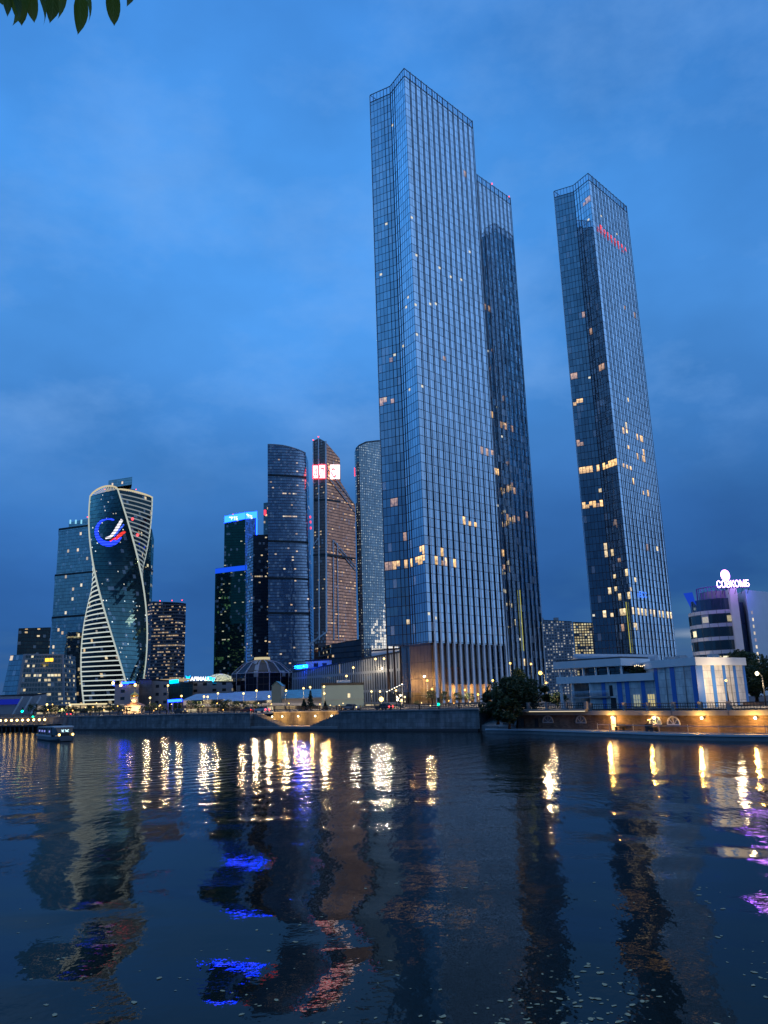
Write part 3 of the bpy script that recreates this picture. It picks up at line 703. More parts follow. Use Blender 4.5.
FM['darkdome'] = m_facade('dome_glass', 3.0, 4.0, (0.5,0.6,0.8), 0.10, 0.3, 0.6, (0.012,0.013,0.022), lit=0.02, lst=0.9, body=(0.006,0.007,0.014), seed=20)
FM['sovcom'] = m_facade('round_office_glass', 2.4, 3.9, (0.55,0.75,0.75), 0.34, 0.1, 0.1, (0.03,0.04,0.05), lit=0.22, colA=(1.0,0.8,0.4), colB=(1.0,0.92,0.65), lst=1.1, spot=(0.8,0.45), band=(0.0,0.30), bandcol=(0.62,0.63,0.66), body=(0.015,0.025,0.03), seed=21)

def mean2(ps):
    return sum((Vector(p[:2]) for p in ps), Vector((0,0)))/len(ps)
def block(name, label, cat, front, depth, mat, z0=GZ, group=None, parapet=0.8, facade='facade', mroof=None, roofname='roof', mats=None):
    """front: (px, py, D) of the visible roof corners from left to right; the back is pushed depth metres away"""
    pts, zs = [], []
    for px, py, D in front:
        p = atD(px, py, D); pts.append(Vector((p.x,p.y))); zs.append(p.z)
    dl, dr = pts[0].normalized(), pts[-1].normalized()
    dm = (pts[0]+pts[-1]).normalized()
    back = [pts[-1]+dm*depth, pts[0]+dm*depth]
    loop = pts+back; zz = zs+[zs[-1], zs[0]]
    c = mean2(loop)
    t = thing(name, label, cat, (c.x,c.y,z0), 0, group)
    g = MB(); u = 0
    for i in range(len(loop)):
        j = (i+1) % len(loop)
        u = g.wall(loop[i], loop[j], z0, (zz[i],zz[j]), u, (i if mats and i < len(front)-1 else 0))
    g.build(facade, ([mats[i] for i in range(len(front)-1)] if mats else mat), t)
    r = MB()
    ins = [p+(c-p)*0.02 for p in loop]
    r.face([(p.x,p.y,z-0.3) for p, z in zip(loop, zz)])
    if parapet:
        n = len(loop)
        for i in range(n):
            j = (i+1) % n
            a_, b_ = ins[i], ins[j]
            r.bar((a_.x,a_.y,zz[i]+parapet/2), (b_.x,b_.y,zz[j]+parapet/2), 0.5, parapet)
    r.build(roofname, mroof or M['dark'], t)
    return t, loop, zz
def dark_band(t, loop, n, ys, D, h=2.2, mat=None, name='service_band'):
    """proud dark storey round the visible front; ys = photo row at the first corner for each band"""
    for y in ys:
        m = MB()
        for i in range(n-1):
            a_, b_ = loop[i], loop[i+1]
            d = (b_-a_).normalized(); nn = Vector((d.y,-d.x))*0.25
            z = y
            m.bar((a_.x+nn.x,a_.y+nn.y,z), (b_.x+nn.x,b_.y+nn.y,z), 0.5, h)
        m.build(name, mat or M['dark'], t)
def zat(px, py, D): return atD(px, py, D).z
def wall_box(name, mat, t, pxs, D, depth_, name2=None): pass

# -- far left: two office blocks
t, lp, zz = block('office_block', 'dark low office block rising behind the slant-sided glass office', 'office building', [(18.5,629,900),(51,628,915)], 40, FM['office_gold'])
D = 640
b0 = [az(-1,696,D), az(16,696,D-8), az(65,698,D+10)]; b1 = [az(10.5,656,D+4), az(24.5,654,D-2), az(62.5,656,D+12)]
zt = zat(24,654.5,D)
bk = Vector((-0.08,1)).normalized()*34
base = b0+[b0[2]+bk, b0[0]+bk]; top = b1+[b1[2]+bk, b1[0]+bk]
c = mean2(base)
t = thing('office_block', 'low glass office with a slanting blue glass side and rows of lit windows', 'office building', (c.x,c.y,GZ))
g = MB()
u = 0; n = 5
for i in range(n):
    j = (i+1) % n; L = (base[j]-base[i]).length
    g.face([(*base[i],GZ),(*base[j],GZ),(*top[j],zt),(*top[i],zt)], [(u,GZ),(u+L,GZ),(u+L,zt),(u,zt)], 1 if i == 0 else 0); u += L
g.build('facade', [FM['grid_office'], FM['slant_blue']], t)
r = MB(); r.face([(*p,zt) for p in top])
r.build('roof', M['dkroof'], t)
fr = MB()
for a_, b_ in ((base[1],top[1]),(base[2],top[2])): fr.bar((*a_,GZ),(*b_,zt),1.6,1.2,(0,-1,0))
fr.bar((*top[1],zt-0.4),(*top[2],zt-0.4),1.4,1.3)
fr.build('frame', M['grey'], t)
m = MB(); s_ = Vector((top[1].x,top[1].y)); p = atD(47.5,660,D-3)
for k in range(2): m.box((p.x+k*3.4,p.y-1,p.z),(2.8,0.5,2.6))
m.build('lit_sign', m_emit('sign_amber', (1.0,0.55,0.05), 2.2), t)
# long low hall in front of it with a blue glowing side
t, lp, zz = block('riverside_hall', 'low dark hall with a blue glowing wall at the far left', 'hall', [(-30,697,470),(34,696,480),(47,694,486)], 25, M['grey'], mroof=M['dkroof'])
m = MB(); a_, b_ = az(-28,700,469), az(20,700,477.5)
m.bar((*a_,zat(0,702,470)),(*b_,zat(0,702,470)),0.4,3.0)
m.build('lit_wall', m_emit('wall_blue', (0.02,0.05,0.8), 0.35), t)
m = MB()
for px in (24,33,42):
    q = az(px,700,476); m.bar((q.x-5,q.y-2,GZ),(q.x,q.y-2,zat(px,697,476)),0.8,0.8,(0,-1,0))
m.build('slanted_columns', M['white'], t)

# -- pale stepped tower
D = 950
t = thing('stepped_tower', 'pale blue glass tower in three set-back tiers left of the twisted tower', 'skyscraper', (*az(72,690,D+15),GZ))
tiers = [(50.5,93,614,GZ), (53.5,93,571,None), (57.5,93,524,None), (67.5,89,518,None)]
zprev = GZ
for i, (xl, xr, y, _) in enumerate(tiers):
    zt = zat(70,y,D); o_ = i*1.2
    pl, pr = az(xl,y+30,D+o_+20), az(xr,y+30,D+o_)
    d2 = Vector((pl.x,pl.y)).normalized()*(40-2*o_)
    g = MB(); g.prism([pl,pr,pr+d2,pl+d2], zprev, zt, mtop=1)
    g.build('tier', [FM['imperia'], M['dkroof']], t)
    if i < 3:
        m = MB(); m.prism([pl+Vector((-.4,-.4)),pr+Vector((.4,-.4)),pr+d2+Vector((.4,.4)),pl+d2+Vector((-.4,.4))], zt-2.4, zt-0.3, bottom=True)
        m.build('service_band', M['dark'], t)
    zprev = zt
m = MB()
for px in (70.5,76,81.5): 
    q = az(px,519,D+1.5); m.box((q.x,q.y,zat(px,521.5,D)),(1.6,1,5))
m.build('roof_lamps', m_emit('cold_lamp', (0.3,0.75,1.0), 1.0), t)
m = MB(); q = az(87.5,517,D+6); m.ball((q.x,q.y,zat(87,516,D)),0.6); m.build('beacon', M['red_light'], t)

# -- tower behind the twisted one, and the green one right of it
D = 1120
t, lp, zz = block('glass_tower', 'tower whose pale stepped glass top shows just above the twisted tower', 'skyscraper', [(106,487.5,D+20),(135,490,D)], 40, FM['imperia'])
g = MB(); pl, pr = az(108.5,482,D+22), az(132,483,D+6); d2 = pl.normalized()*25
g.prism([pl,pr,pr+d2,pl+d2], zz[0]-0.5, zat(118,478.8,D+14)); g.build('penthouse', FM['imperia'], t)
m = MB()
for px in (104.5,136): q = az(px,490,D+2); m.ball((q.x,q.y,zat(px,489,D)),0.6)
m.build('beacon', M['red_light'], t)
D = 1020
t, lp, zz = block('glass_tower', 'dark green tower peeping out behind the right side of the twisted tower', 'skyscraper', [(118,520,D),(147,524,D-4),(152,530,D+4),(154,540,D+20)], 34, FM['fed'])
dark_band(t, lp, 4, [zat(150,y,D) for y in (569,602,640)], D, 3.0)

# -- twisted tower
D = 830
ec = az(121.5,495,D); EB = GZ; ET = zat(121,497,D); ER = 30.6*D/800
def evo_phi(z): return R(-52+18.7-135*(z-EB)/(ET-EB))
def evo_c(k, z):
    a_ = evo_phi(z)+k*PI/2
    return Vector((ec.x+ER*math.cos(a_), ec.y+ER*math.sin(a_), z))
def evo_pt(k, s, z, out=0.0):
    a_, b_ = evo_c(k, z), evo_c(k+1, z)
    mid = (a_+b_)/2-Vector((ec.x,ec.y,z))
    return a_+(b_-a_)*s+mid.normalized()*(out+2.0*math.sin(PI*s))
t = thing('twisted_tower', 'spiral twisted tower with white lit bars and a blue, white and red light emblem', 'skyscraper', (ec.x,ec.y,GZ))
NZ, NS = 52, 10
for k, mt, nm in ((0,FM['evo'],'glass_face'),(2,FM['evo'],'glass_face'),(-1,FM['evo_rib'],'ribbed_face'),(1,FM['evo_rib'],'ribbed_face')):
    g = MB(); L = ER*1.414
    for i in range(NZ):
        z0 = EB+(ET-EB)*i/NZ; z1 = EB+(ET-EB)*(i+1)/NZ
        for j in range(NS):
            s0, s1 = j/NS, (j+1)/NS
            g.face([evo_pt(k,s0,z0),evo_pt(k,s1,z0),evo_pt(k,s1,z1),evo_pt(k,s0,z1)], [(s0*L,z0),(s1*L,z0),(s1*L,z1),(s0*L,z1)])
    fobj = g.build(nm, mt, t)
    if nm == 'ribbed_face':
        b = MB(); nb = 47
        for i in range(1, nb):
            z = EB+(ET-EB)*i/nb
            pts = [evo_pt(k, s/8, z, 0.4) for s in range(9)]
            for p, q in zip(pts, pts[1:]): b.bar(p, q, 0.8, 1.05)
        b.build('floodlit_bars', m_emit('lit_bar_low', (0.88,1.0,0.95), 0.68, False) if k == -1 else m_emit('lit_bar_high', (0.75,0.9,1.0), 0.30, False), fobj)  # floodlight from the base put in as glow, dimmer on the higher face
for k in range(4):
    b = MB(); b.tube([evo_c(k, EB+(ET+1-EB)*i/60) for i in range(61)], 0.85, 6)
    b.build('edge_ribbon', m_emit('edge_light', (0.88,1.0,0.93), 0.52, False), t)
g = MB(); g.face([evo_pt(k,s/6,ET) for k in range(4) for s in range(6)]); g.build('roof', M['dkroof'], t)
cr = MB()
for k, hgt in ((0,7.0),(1,2.2)):
    a_, b_ = evo_c(k,ET), evo_c(k+1,ET); cen = Vector((ec.x,ec.y,ET+2))
    arch = [a_+(b_-a_)*(i/14)+Vector((0,0,hgt*math.sin(PI*i/14)**0.6)) for i in range(15)]
    cr.tube(arch, 0.9, 6)
    for i in range(1,14):
        q = a_+(b_-a_)*(0.5+(i/14-0.5)*0.55)
        cr.bar(arch[i], (q.x+(cen.x-q.x)*0.25,q.y+(cen.y-q.y)*0.25,ET+0.4), 0.5, 0.5)
cr.build('crown_arch', m_emit('crown_light', (1.0,0.86,0.55), 0.62, False), t)
def pr_px(p):
    q = MR.transposed() @ (Vector(p)-Vector((0,0,EYE))); return Vector((384+F*q.x/-q.z, 512-F*q.y/-q.z))
def evo_inv(px, py):
    s, z = 0.4, zat(px,py,D-20)
    for _ in range(12):
        p0 = pr_px(evo_pt(0,s,z)); ds = pr_px(evo_pt(0,s+1e-3,z))-p0; dz = pr_px(evo_pt(0,s,z+0.1))-p0
        r_ = Vector((px,py))-p0; det = ds.x*dz.y-ds.y*dz.x
        if abs(det) < 1e-12: break
        s += 1e-3*(r_.x*dz.y-r_.y*dz.x)/det; z += 0.1*(ds.x*r_.y-ds.y*r_.x)/det
        s = min(max(s,0.0),1.0)
    return s, z
def evo_strip(b, path):
    """path: (px,py,width) along a stroke on the glass face"""
    P_ = []
    for i, (x, y, w_) in enumerate(path):
        x0, y0, _ = path[max(i-1,0)]; x1, y1, _ = path[min(i+1,len(path)-1)]
        d = Vector((x1-x0,y1-y0)).normalized(); nn = Vector((-d.y,d.x))*w_/2
        P_.append([evo_pt(0,*evo_inv(x+nn.x,y+nn.y),0.35), evo_pt(0,*evo_inv(x-nn.x,y-nn.y),0.35)])
    for A_, B_ in zip(P_, P_[1:]): b.face([A_[0],B_[0],B_[1],A_[1]])
def m_led(name, col, st):
    """rows of light diodes on the floor edges with dark glass between"""
    t_ = NT(name); z = t_.n('ShaderNodeSeparateXYZ', {0:t_.n('ShaderNodeTexCoord').outputs['Object']}).outputs[2]
    f_ = t_.math('FRACT', t_.math('DIVIDE', z, 4.3/1.5)); on = t_.math('MULTIPLY_ADD', t_.math('GREATER_THAN', f_, 0.26), 0.85, 0.15)
    return no_sample(t_.out(t_.n('ShaderNodeEmission', {'Color':c4(col),'Strength':t_.math('MULTIPLY', on, st/8.0)}).outputs[0]))
em = MB(); ring = []
for i in range(31):
    a_ = R(-62-i*9.2)           # from the upper right, over the left, round the foot to the right
    wd = 1.8+3.4*max(0,min(1,(i-5)/14)); ring.append((108.5+12.0*math.cos(a_), 531.5+12.6*math.sin(a_), wd))
evo_strip(em, ring); em.build('emblem_ring', m_led('led_blue', (0.02,0.06,1.0), 2.0), t)
em = MB(); evo_strip(em, [(105.5,538.3,1.6),(110.5,537.0,2.6),(114.5,532.5,3.2),(118.3,526.5,3.4),(122.2,519.5,2.6)]); em.build('emblem_stroke', m_led('led_white', (0.95,0.92,1.0), 1.3), t)
em = MB(); evo_strip(em, [(114.0,536.5,1.4),(118.5,531.0,1.6),(124.0,524.5,1.5)]); em.build('emblem_stroke', m_led('led_blue_light', (0.05,0.13,1.0), 1.6), t)
em = MB(); evo_strip(em, [(110.0,541.2,1.6),(116.0,538.8,3.0),(121.0,534.5,3.2),(125.3,531.5,2.0)]); em.build('emblem_stroke', m_led('led_red', (1.0,0.05,0.04), 1.5), t)
m = MB()
for px, py in ((132.5,519),(137.5,535)): p = atD(px,py,D-30); m.ball(p, 1.3)
m.build('red_lamps', M['red_light'], t)

# -- banded tower
D = 980
t, lp, zz = block('banded_tower', 'grey banded office tower with many lit floors right of the twisted tower', 'skyscraper', [(148,604,D+10),(152.5,602,D),(178,603,D),(186,604,D+14)], 36, FM['stripes'], group='')
if t.get('group') == '': del t['group']
m = MB()
for px in (160,172,182): q = az(px,602,D+4); m.ball((q.x,q.y,zz[1]+1.6),0.6)
m.build('beacon', M['red_light'], t)

# -- green-black pair with blue light bands
D = 1180
t, lp, zz = block('slab_tower', 'tall dark green slab tower crowned by a blue light band with white logos', 'skyscraper', [(224.6,516.5,D),(245.4,512.5,D),(256.8,511.5,D+28)], 40, None, mats=[FM['eurasia'], m_facade('blue_lit_side', 3.0, 4.0, (0.3,0.5,0.9), 0.35, 0.2, 0.4, (0.01,0.02,0.05), lit=1.0, lump=0.01, colA=(0.01,0.12,1.0), colB=(0.02,0.16,1.0), lst=0.30, blinds=0, seed=30)])
m = MB()
for i in range(2):
    a_, b_ = lp[i], lp[i+1]; d = (b_-a_).normalized(); nn = Vector((d.y,-d.x))*0.5; hz = 10.0
    m.face([(a_.x+nn.x,a_.y+nn.y,zz[i]-hz),(b_.x+nn.x,b_.y+nn.y,zz[i+1]-hz),(b_.x+nn.x,b_.y+nn.y,zz[i+1]+0.3),(a_.x+nn.x,a_.y+nn.y,zz[i]+0.3)])
m.bar((lp[2].x,lp[2].y-0.6,zz[2]-10),(lp[2].x,lp[2].y-0.6,zat(254,580,D)),1.6,1.0,(0,-1,0))
m.build('light_band', M['neon_blue'], t)
for (px, py, i, wd) in ((229.5,518.6,0,0), (246.2,515.6,1,0)):
    a_, b_ = lp[i], lp[i+1]; d = (b_-a_).normalized(); nn = Vector((d.y,-d.x))*1.0
    p = atD(px, py, D); f_ = Facade(a_, b_); u, z = f_.hit(px, py)
    lg = MB()
    for k in range(3): lg.bar(f_.pt(u-0.6+k*1.5, z-0.2-k*0.5+1.6, 1.0), f_.pt(u+1.6+k*1.5, z-0.2-k*0.5+3.0, 1.0), 0.5, 0.9, (f_.n.x,f_.n.y,0))
    lg.build('logo', M['sign_white'], t)
    text_part('ВТБ', 6.6, M['sign_white'], f_.pt(u+2.6, z-2.4, 1.0), f_.u, t, bold=0.12, sx=0.8 if i == 0 else 1.0)
m = MB()
for px in (233,246): q = az(px,512,D+6); m.ball((q.x,q.y,zat(px,511.5 if px > 240 else 513.5,D)),0.6)
m.build('beacon', M['red_light'], t)
D = 1150
t, lp, zz = block('slab_tower', 'shorter dark green slab tower with a plain blue light band along its top', 'skyscraper', [(215.3,569,D+6),(231,567,D),(245.3,565.5,D-4),(246.6,565,D+18)], 40, FM['eurasia'])
m = MB()
for i in range(3):
    a_, b_ = lp[i], lp[i+1]; d = (b_-a_).normalized(); nn = Vector((d.y,-d.x))*0.5
    m.face([(a_.x+nn.x,a_.y+nn.y,zz[i]-7),(b_.x+nn.x,b_.y+nn.y,zz[i+1]-7),(b_.x+nn.x,b_.y+nn.y,zz[i+1]+0.3),(a_.x+nn.x,a_.y+nn.y,zz[i]+0.3)])
m.build('light_band', m_emit('neon_blue_dim', (0.01,0.10,1.0), 0.9), t)

# -- black tower, sliver behind, curved grey tower
D = 1010
t, lp, zz = block('black_tower', 'narrow black office tower between the green slabs and the curved grey tower', 'skyscraper', [(247.5,543,D+16),(253.2,535.5,D),(268.5,535,D+4)], 34, None, mats=[FM['capital'], FM['blackbox']])
t, lp, zz = block('sliver_tower', 'thin strip of a far tower carrying a red sign, behind the curved grey tower', 'skyscraper', [(263.6,503.5,1320),(274,502,1320)], 30, FM['imperia'])
p = atD(265,512.5,1318); m = MB(); m.box((p.x,p.y,p.z),(3.2,0.6,9.0)); m.build('sign', M['sign_red'], t)
D = 1000
t = thing('curved_tower', 'broad grey blue glass tower with a curved sloping roof and dark belts', 'skyscraper', (*az(289,690,D+10),GZ))
# the front is one broad face, its roof line falls to the right in a curve; it widens a little downwards
prof = [(267.6,444.8),(275,445.0),(283,445.8),(290,447.4),(297,449.6),(302,451.6),(305.6,453.6)]
fb_, ft_ = [], []
for i, (px, py) in enumerate(prof):
    s = i/6; DD = D+14*s-2*math.sin(PI*s)
    xb = 268.6+(311.6-268.6)*(px-267.6)/38.0-0.2
    ft_.append(atD(px,py,DD)); q = atD(xb,640,DD); fb_.append(Vector((q.x,q.y,GZ)))
dpt = Vector((0.0,36,0))
g = MB(); u = 0
for i in range(6):
    L = (fb_[i+1]-fb_[i]).length; nr = 14
    for r_ in range(nr):
        def ip(k, tt):
            a_ = Vector((fb_[k].x,fb_[k].y,GZ)); b_ = ft_[k]; w_ = tt
            # width drops mainly in the upper part
            e_ = tt**1.3; return Vector((a_.x+(b_.x-a_.x)*e_, a_.y+(b_.y-a_.y)*e_, GZ+(b_.z-GZ)*tt))
        q = [ip(i,r_/nr),ip(i+1,r_/nr),ip(i+1,(r_+1)/nr),ip(i,(r_+1)/nr)]
        g.face(q, [(u,q[0].z),(u+L,q[1].z),(u+L,q[2].z),(u,q[3].z)], 0, True)
    u += L
g.build('facade', FM['capital'], t)
g = MB()
g.face([fb_[6],fb_[6]+dpt,ft_[6]+dpt,ft_[6]],[(0,GZ),(36,GZ),(36,300),(0,300)]); g.face([fb_[0]+dpt,fb_[0],ft_[0],ft_[0]+dpt],[(0,GZ),(36,GZ),(36,300),(0,300)])
g.face([fb_[6]+dpt,fb_[0]+dpt,ft_[0]+dpt,ft_[6]+dpt],[(0,GZ),(50,GZ),(50,300),(0,300)])
g.build('rear_facade', FM['capital'], t)
r = MB()
for i in range(6): r.face([ft_[i],ft_[i+1],ft_[i+1]+dpt,ft_[i]+dpt])
for i in range(6): r.bar(ft_[i]+Vector((0,0,0.4)), ft_[i+1]+Vector((0,0,0.4)), 0.8, 1.6)
r.build('roof', M['grey'], t)
for y in (475.0,541.0,578.0,613.0):
    m = MB()
    tt = lambda k: (zat(prof[k][0],y,D)-GZ)/(ft_[k].z-GZ)
    for i in range(6):
        a_, b_ = ip(i,tt(i)), ip(i+1,tt(i+1)); m.bar(a_+Vector((0,-0.3,0)), b_+Vector((0,-0.3,0)), 0.7, 2.6)
    m.build('service_band', M['dark'], t)
m = MB()
for px, py in ((310.3,517),(310.5,522),(310.7,528)): p = atD(px,py,D+13); m.box(p,(1.6,0.8,2.8))
m.build('red_lamps', M['sign_red'], t)

# -- copper tower
D = 1000
DR = 46
def cz(px, py, DD): return atD(px, py, DD)
t = thing('copper_tower', 'copper coloured skyscraper with diagonal white ribs and red and white light signs', 'skyscraper', (*az(330,690,D+20),GZ))
dd = lambda px: D+ (DR*(px-326)/31.0 if px >= 326 else (326-px)*0.9)
g = MB()
def polyface(b, pts, m=0):
    P_ = [atD(px,py,dd(px)) for px,py in pts]; o_ = P_[0]
    ux = Vector((P_[1].x-P_[0].x,P_[1].y-P_[0].y,0)).normalized()
    b.face(P_, [((p-o_).dot(ux), p.z) for p in P_], m); return P_
pr_ = polyface(g, [(326.2,700),(358.0,700),(356.2,600),(355.3,506),(340.3,481),(339.8,458.5),(325.6,441.8)])
g.build('right_face', FM['copper'], t)
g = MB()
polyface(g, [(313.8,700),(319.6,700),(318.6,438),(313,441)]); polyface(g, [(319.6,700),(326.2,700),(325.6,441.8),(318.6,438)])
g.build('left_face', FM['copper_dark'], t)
bkv = Vector((-1.5,38,0))
g = MB(); top_ = [(313,441),(318.6,438),(325.6,441.8),(339.8,458.5),(340.3,481),(355.3,506)]
TP = [atD(px,py,dd(px)) for px,py in top_]
for a_, b_ in zip(TP, TP[1:]): g.face([a_,b_,b_+bkv,a_+bkv],[(0,a_.z),(5,b_.z),(5,b_.z+30),(0,a_.z+30)])
lf = [atD(313.8,700,dd(313.8)), TP[0]]; g.face([lf[0]+bkv,lf[0],lf[1],lf[1]+bkv],[(0,lf[0].z),(36,lf[0].z),(36,lf[1].z),(0,lf[1].z)])
rt = [atD(358,700,dd(358)), TP[5]]; g.face([rt[0],rt[0]+bkv,rt[1]+bkv,rt[1]],[(0,rt[0].z),(36,rt[0].z),(36,rt[1].z),(0,rt[1].z)])
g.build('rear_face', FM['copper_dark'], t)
rb = MB()
def crib(pts, w_=1.5, off=1.0):
    for a_, b_ in zip(pts, pts[1:]):
        p, q = atD(a_[0],a_[1],dd(a_[0])-off), atD(b_[0],b_[1],dd(b_[0])-off)
        rb.bar(p, q, w_, 0.9, (0,-1,0))
crib([(318.6,437.4),(319.4,640)],1.6); crib([(325.8,441),(326.6,632)],2.0); crib([(313.1,440.5),(313.6,545)],1.2)
crib([(326.2,467),(355.2,505)],1.3); crib([(326.2,474),(355.4,512.5)],1.3); crib([(313.5,545),(319.2,537)],1.4)
crib([(333.2,540),(334,640)],1.4); crib([(337.5,543),(338.4,640)],1.2); crib([(333.2,540),(355.8,567)],1.4); crib([(338,549),(356,571)],1.2); crib([(326.6,632),(307,646)],2.0); crib([(319.4,636),(305.5,650)],1.6)
crib([(307,646),(305.5,660)],1.6)
rb.build('white_ribs', m_plain('pale_ribs', (0.9,0.9,0.92), 0.6, 0.0, var=0.1, scale=0.1), t)
m = MB()
for y0,y1 in ((500,500.5),(555,556)):
    m.bar(atD(313.2,y0,dd(313.2)-0.5), atD(326,y0-0.4,dd(326)-0.5), 0.8, 2.2); m.bar(atD(326.4,y0-0.4,dd(326.4)-0.5), atD(351 if y0 < 520 else 355.5,y1+2.6,dd(353)-0.5), 0.8, 2.4)
m.build('service_band', M['dark'], t)
m_sign_pink = m_emit('sign_panel_light', (1.0,0.78,0.82), 3.0)
for (x0,x1,y0,y1,mt) in ((312.8,318.4,465.5,478.5,'sign_white'),(319.2,325.4,464.8,478.5,'sign_white'),(330.2,339.8,464.8,478.8,'sign_white')):
    m = MB(); P_ = [atD(x,y,dd(x)-1.6) for x,y in ((x0,y1),(x1,y1),(x1,y0),(x0,y0))]; m.face(P_); m.face([p+Vector((0,0.6,0)) for p in P_][::-1])
    m.build('sign_panel', m_sign_pink, t)
    if x0 < 326:
        m = MB(); P2 = [p+Vector((0,-0.5,0)) for p in P_]
        for a_, b_ in zip(P2, P2[1:]+P2[:1]): m.bar(a_, b_, 0.9, 0.9)
        m.build('added_glow_border', M['sign_red'], t)  # red glowing border added to redden the sign's reflection in the water
q0, q1 = atD(313.2,478,dd(313)-2.3), atD(325,478,dd(325)-2.3)
for txt, px, sz in (('А',312.9,17),('Л',318.6,17)): text_part(txt, sz*1.05, M['sign_red'], atD(px,477.6,dd(px)-2.4), q1-q0, t, bold=0.25, sx=0.60)
q0, q1 = atD(330.2,478,dd(330)-2.3), atD(340,478,dd(340)-2.3)
text_part('С', 16, m_emit('sign_pale_red', (1.0,0.18,0.25), 1.1), atD(332.0,477.2,dd(332)-2.4), q1-q0, t, bold=0.5, sx=0.8)
m = MB()
for px,py in ((318.4,436.8),(313.3,440)): m.ball(atD(px,py,dd(px)),0.8)
m.build('beacon', M['red_light'], t)

# -- pale dotted tower left of the main one
D = 1060
t, lp, zz = block('dotted_tower', 'pale rounded tower dotted with tiny lit windows, just left of the tallest tower', 'skyscraper', [(354.6,454,D+6),(355.8,449.5,D+2),(359,446,D),(366,442.8,D+5),(378,441.5,D+18),(392,441.5,D+36)], 30, FM['oko'], parapet=2.0)
m = MB(); p = atD(354.9,472,D+10); m.box(p,(1.6,1.2,12)); m.build('sign', M['sign_red'], t)

# -- right edge: housing blocks
D = 900
t, lp, zz = block('apartment_block', 'pale apartment block with white windows right behind the second tower', 'apartment building', [(533,622,D+4),(541,620.5,D),(572,622,D+4)], 25, FM['resid'])
m = MB()
for px in (541,556): 
    q = az(px,620,D+6); m.box((q.x,q.y,zz[1]+1.4),(5,4,3.4))
m.build('roof_hut', M['grey'], t)
t, lp, zz = block('apartment_block', 'apartment block glowing with yellow windows beside the lone right tower', 'apartment building', [(572.5,622.5,D+40),(600,623.5,D+44)], 25, FM['resid_gold'])
# ------------------------------------------------------------------ the far embankment
M['stone'] = m_stone('embankment_granite', (0.23,0.24,0.25), 1.6, 0.75, 0.02, 0.2, stain=0.8)
M['stone_dark'] = m_stone('landing_granite', (0.15,0.14,0.13), 1.2, 0.6, 0.015, 0.2, stain=0.7)
M['brick'] = m_stone('old_brick', (0.17,0.115,0.085), 0.5, 0.16, 0.012, 0.3, stain=0.8)
M['slab'] = m_plain('kerb_granite', (0.20,0.205,0.21), 0.75, var=0.3, scale=0.8)
M['leafy'] = None
def path_wall(name, label, cat, pts, z0, z1, th, mat, cope=None, cope_h=0.25, inward=1, group=None, seglen=30.0):
    """a wall along plan points; the thickness goes away from the river"""
    c = mean2(pts)
    t = thing(name, label, cat, (c.x,c.y,0), 0, group)
    g = MB(); u = 0
    nrm = []
    for i in range(len(pts)):
        a_ = pts[max(i-1,0)]; b_ = pts[min(i+1,len(pts)-1)]; d = (b_-a_).normalized(); nrm.append(Vector((-d.y,d.x))*inward)
    bk = [p+n*th for p, n in zip(pts, nrm)]
    zz = z1 if isinstance(z1,(list,tuple)) else [z1]*len(pts)
    for i in range(len(pts)-1):
        L = (pts[i+1]-pts[i]).length
        g.face([(*pts[i],z0),(*pts[i+1],z0),(*pts[i+1],zz[i+1]),(*pts[i],zz[i])], [(u,z0),(u+L,z0),(u+L,zz[i+1]),(u,zz[i])])
        g.face([(*bk[i+1],z0),(*bk[i],z0),(*bk[i],zz[i]),(*bk[i+1],zz[i+1])], [(u+L,z0),(u,z0),(u,zz[i]),(u+L,zz[i+1])])
        g.face([(*pts[i],zz[i]),(*pts[i+1],zz[i+1]),(*bk[i+1],zz[i+1]),(*bk[i],zz[i])], [(u,0),(u+L,0),(u+L,th),(u,th)]); u += L
    for k, (p, q) in ((0,(bk[0],pts[0])),(-1,(pts[-1],bk[-1]))):
        g.face([(*p,z0),(*q,z0),(*q,zz[k]),(*p,zz[k])], [(0,z0),(th,z0),(th,zz[k]),(0,zz[k])])
    g.build('wall_face', mat, t)
    if cope:
        m = MB()
        for i in range(len(pts)-1):
            a_ = pts[i]-nrm[i]*0.1+nrm[i]*(th+0.2)/2; b_ = pts[i+1]-nrm[i+1]*0.1+nrm[i+1]*(th+0.2)/2
            m.bar((*a_,zz[i]+cope_h/2+0.003), (*b_,zz[i+1]+cope_h/2+0.003), th+0.3, cope_h)
        m.build('coping', cope, t)
    return t
def fence(name, label, pts, z, h, post_gap=6.0, posts=M['slab'], rails=M['dark'], th=0.35, cat='railing', bars=True, group=None, nr=3):
    c = mean2(pts); t = thing(name, label, cat, (c.x,c.y,z), 0, group)
    r = MB(); n_post = 0
    for i in range(len(pts)-1):
        a_, b_ = pts[i], pts[i+1]; L = (b_-a_).length; n = max(1, round(L/post_gap))
        for k in range(n+(1 if i == len(pts)-2 else 0)):
            p = a_+(b_-a_)*(k/n)
            m = MB(); m.box((p.x,p.y,z+(h+0.1)/2),(th,th,h+0.1), math.atan2((b_-a_).y,(b_-a_).x)); m.build('post', posts, t); n_post += 1
        for k in range(nr):
            zz = z+0.12+(h-0.2)*k/(nr-1); r.bar((*a_,zz),(*b_,zz),0.07,0.09)
        if bars:
            nb = int(L/0.35)
            for k in range(1,nb): p = a_+(b_-a_)*(k/nb); r.box((p.x,p.y,z+h/2),(0.05,0.05,h-0.25), math.atan2((b_-a_).y,(b_-a_).x), top=False, bottom=False)
    r.build('rails', rails, t)
    return t
WT_ = 3.55
west = [BANK[0],BANK[1],BANK[2],BANK[3],BANK[4],NI0]
path_wall('embankment_wall', 'long pale granite embankment wall receding to the left behind the boat', 'river wall', west, -1.5, WT_, 0.9, M['stone'], M['slab'])
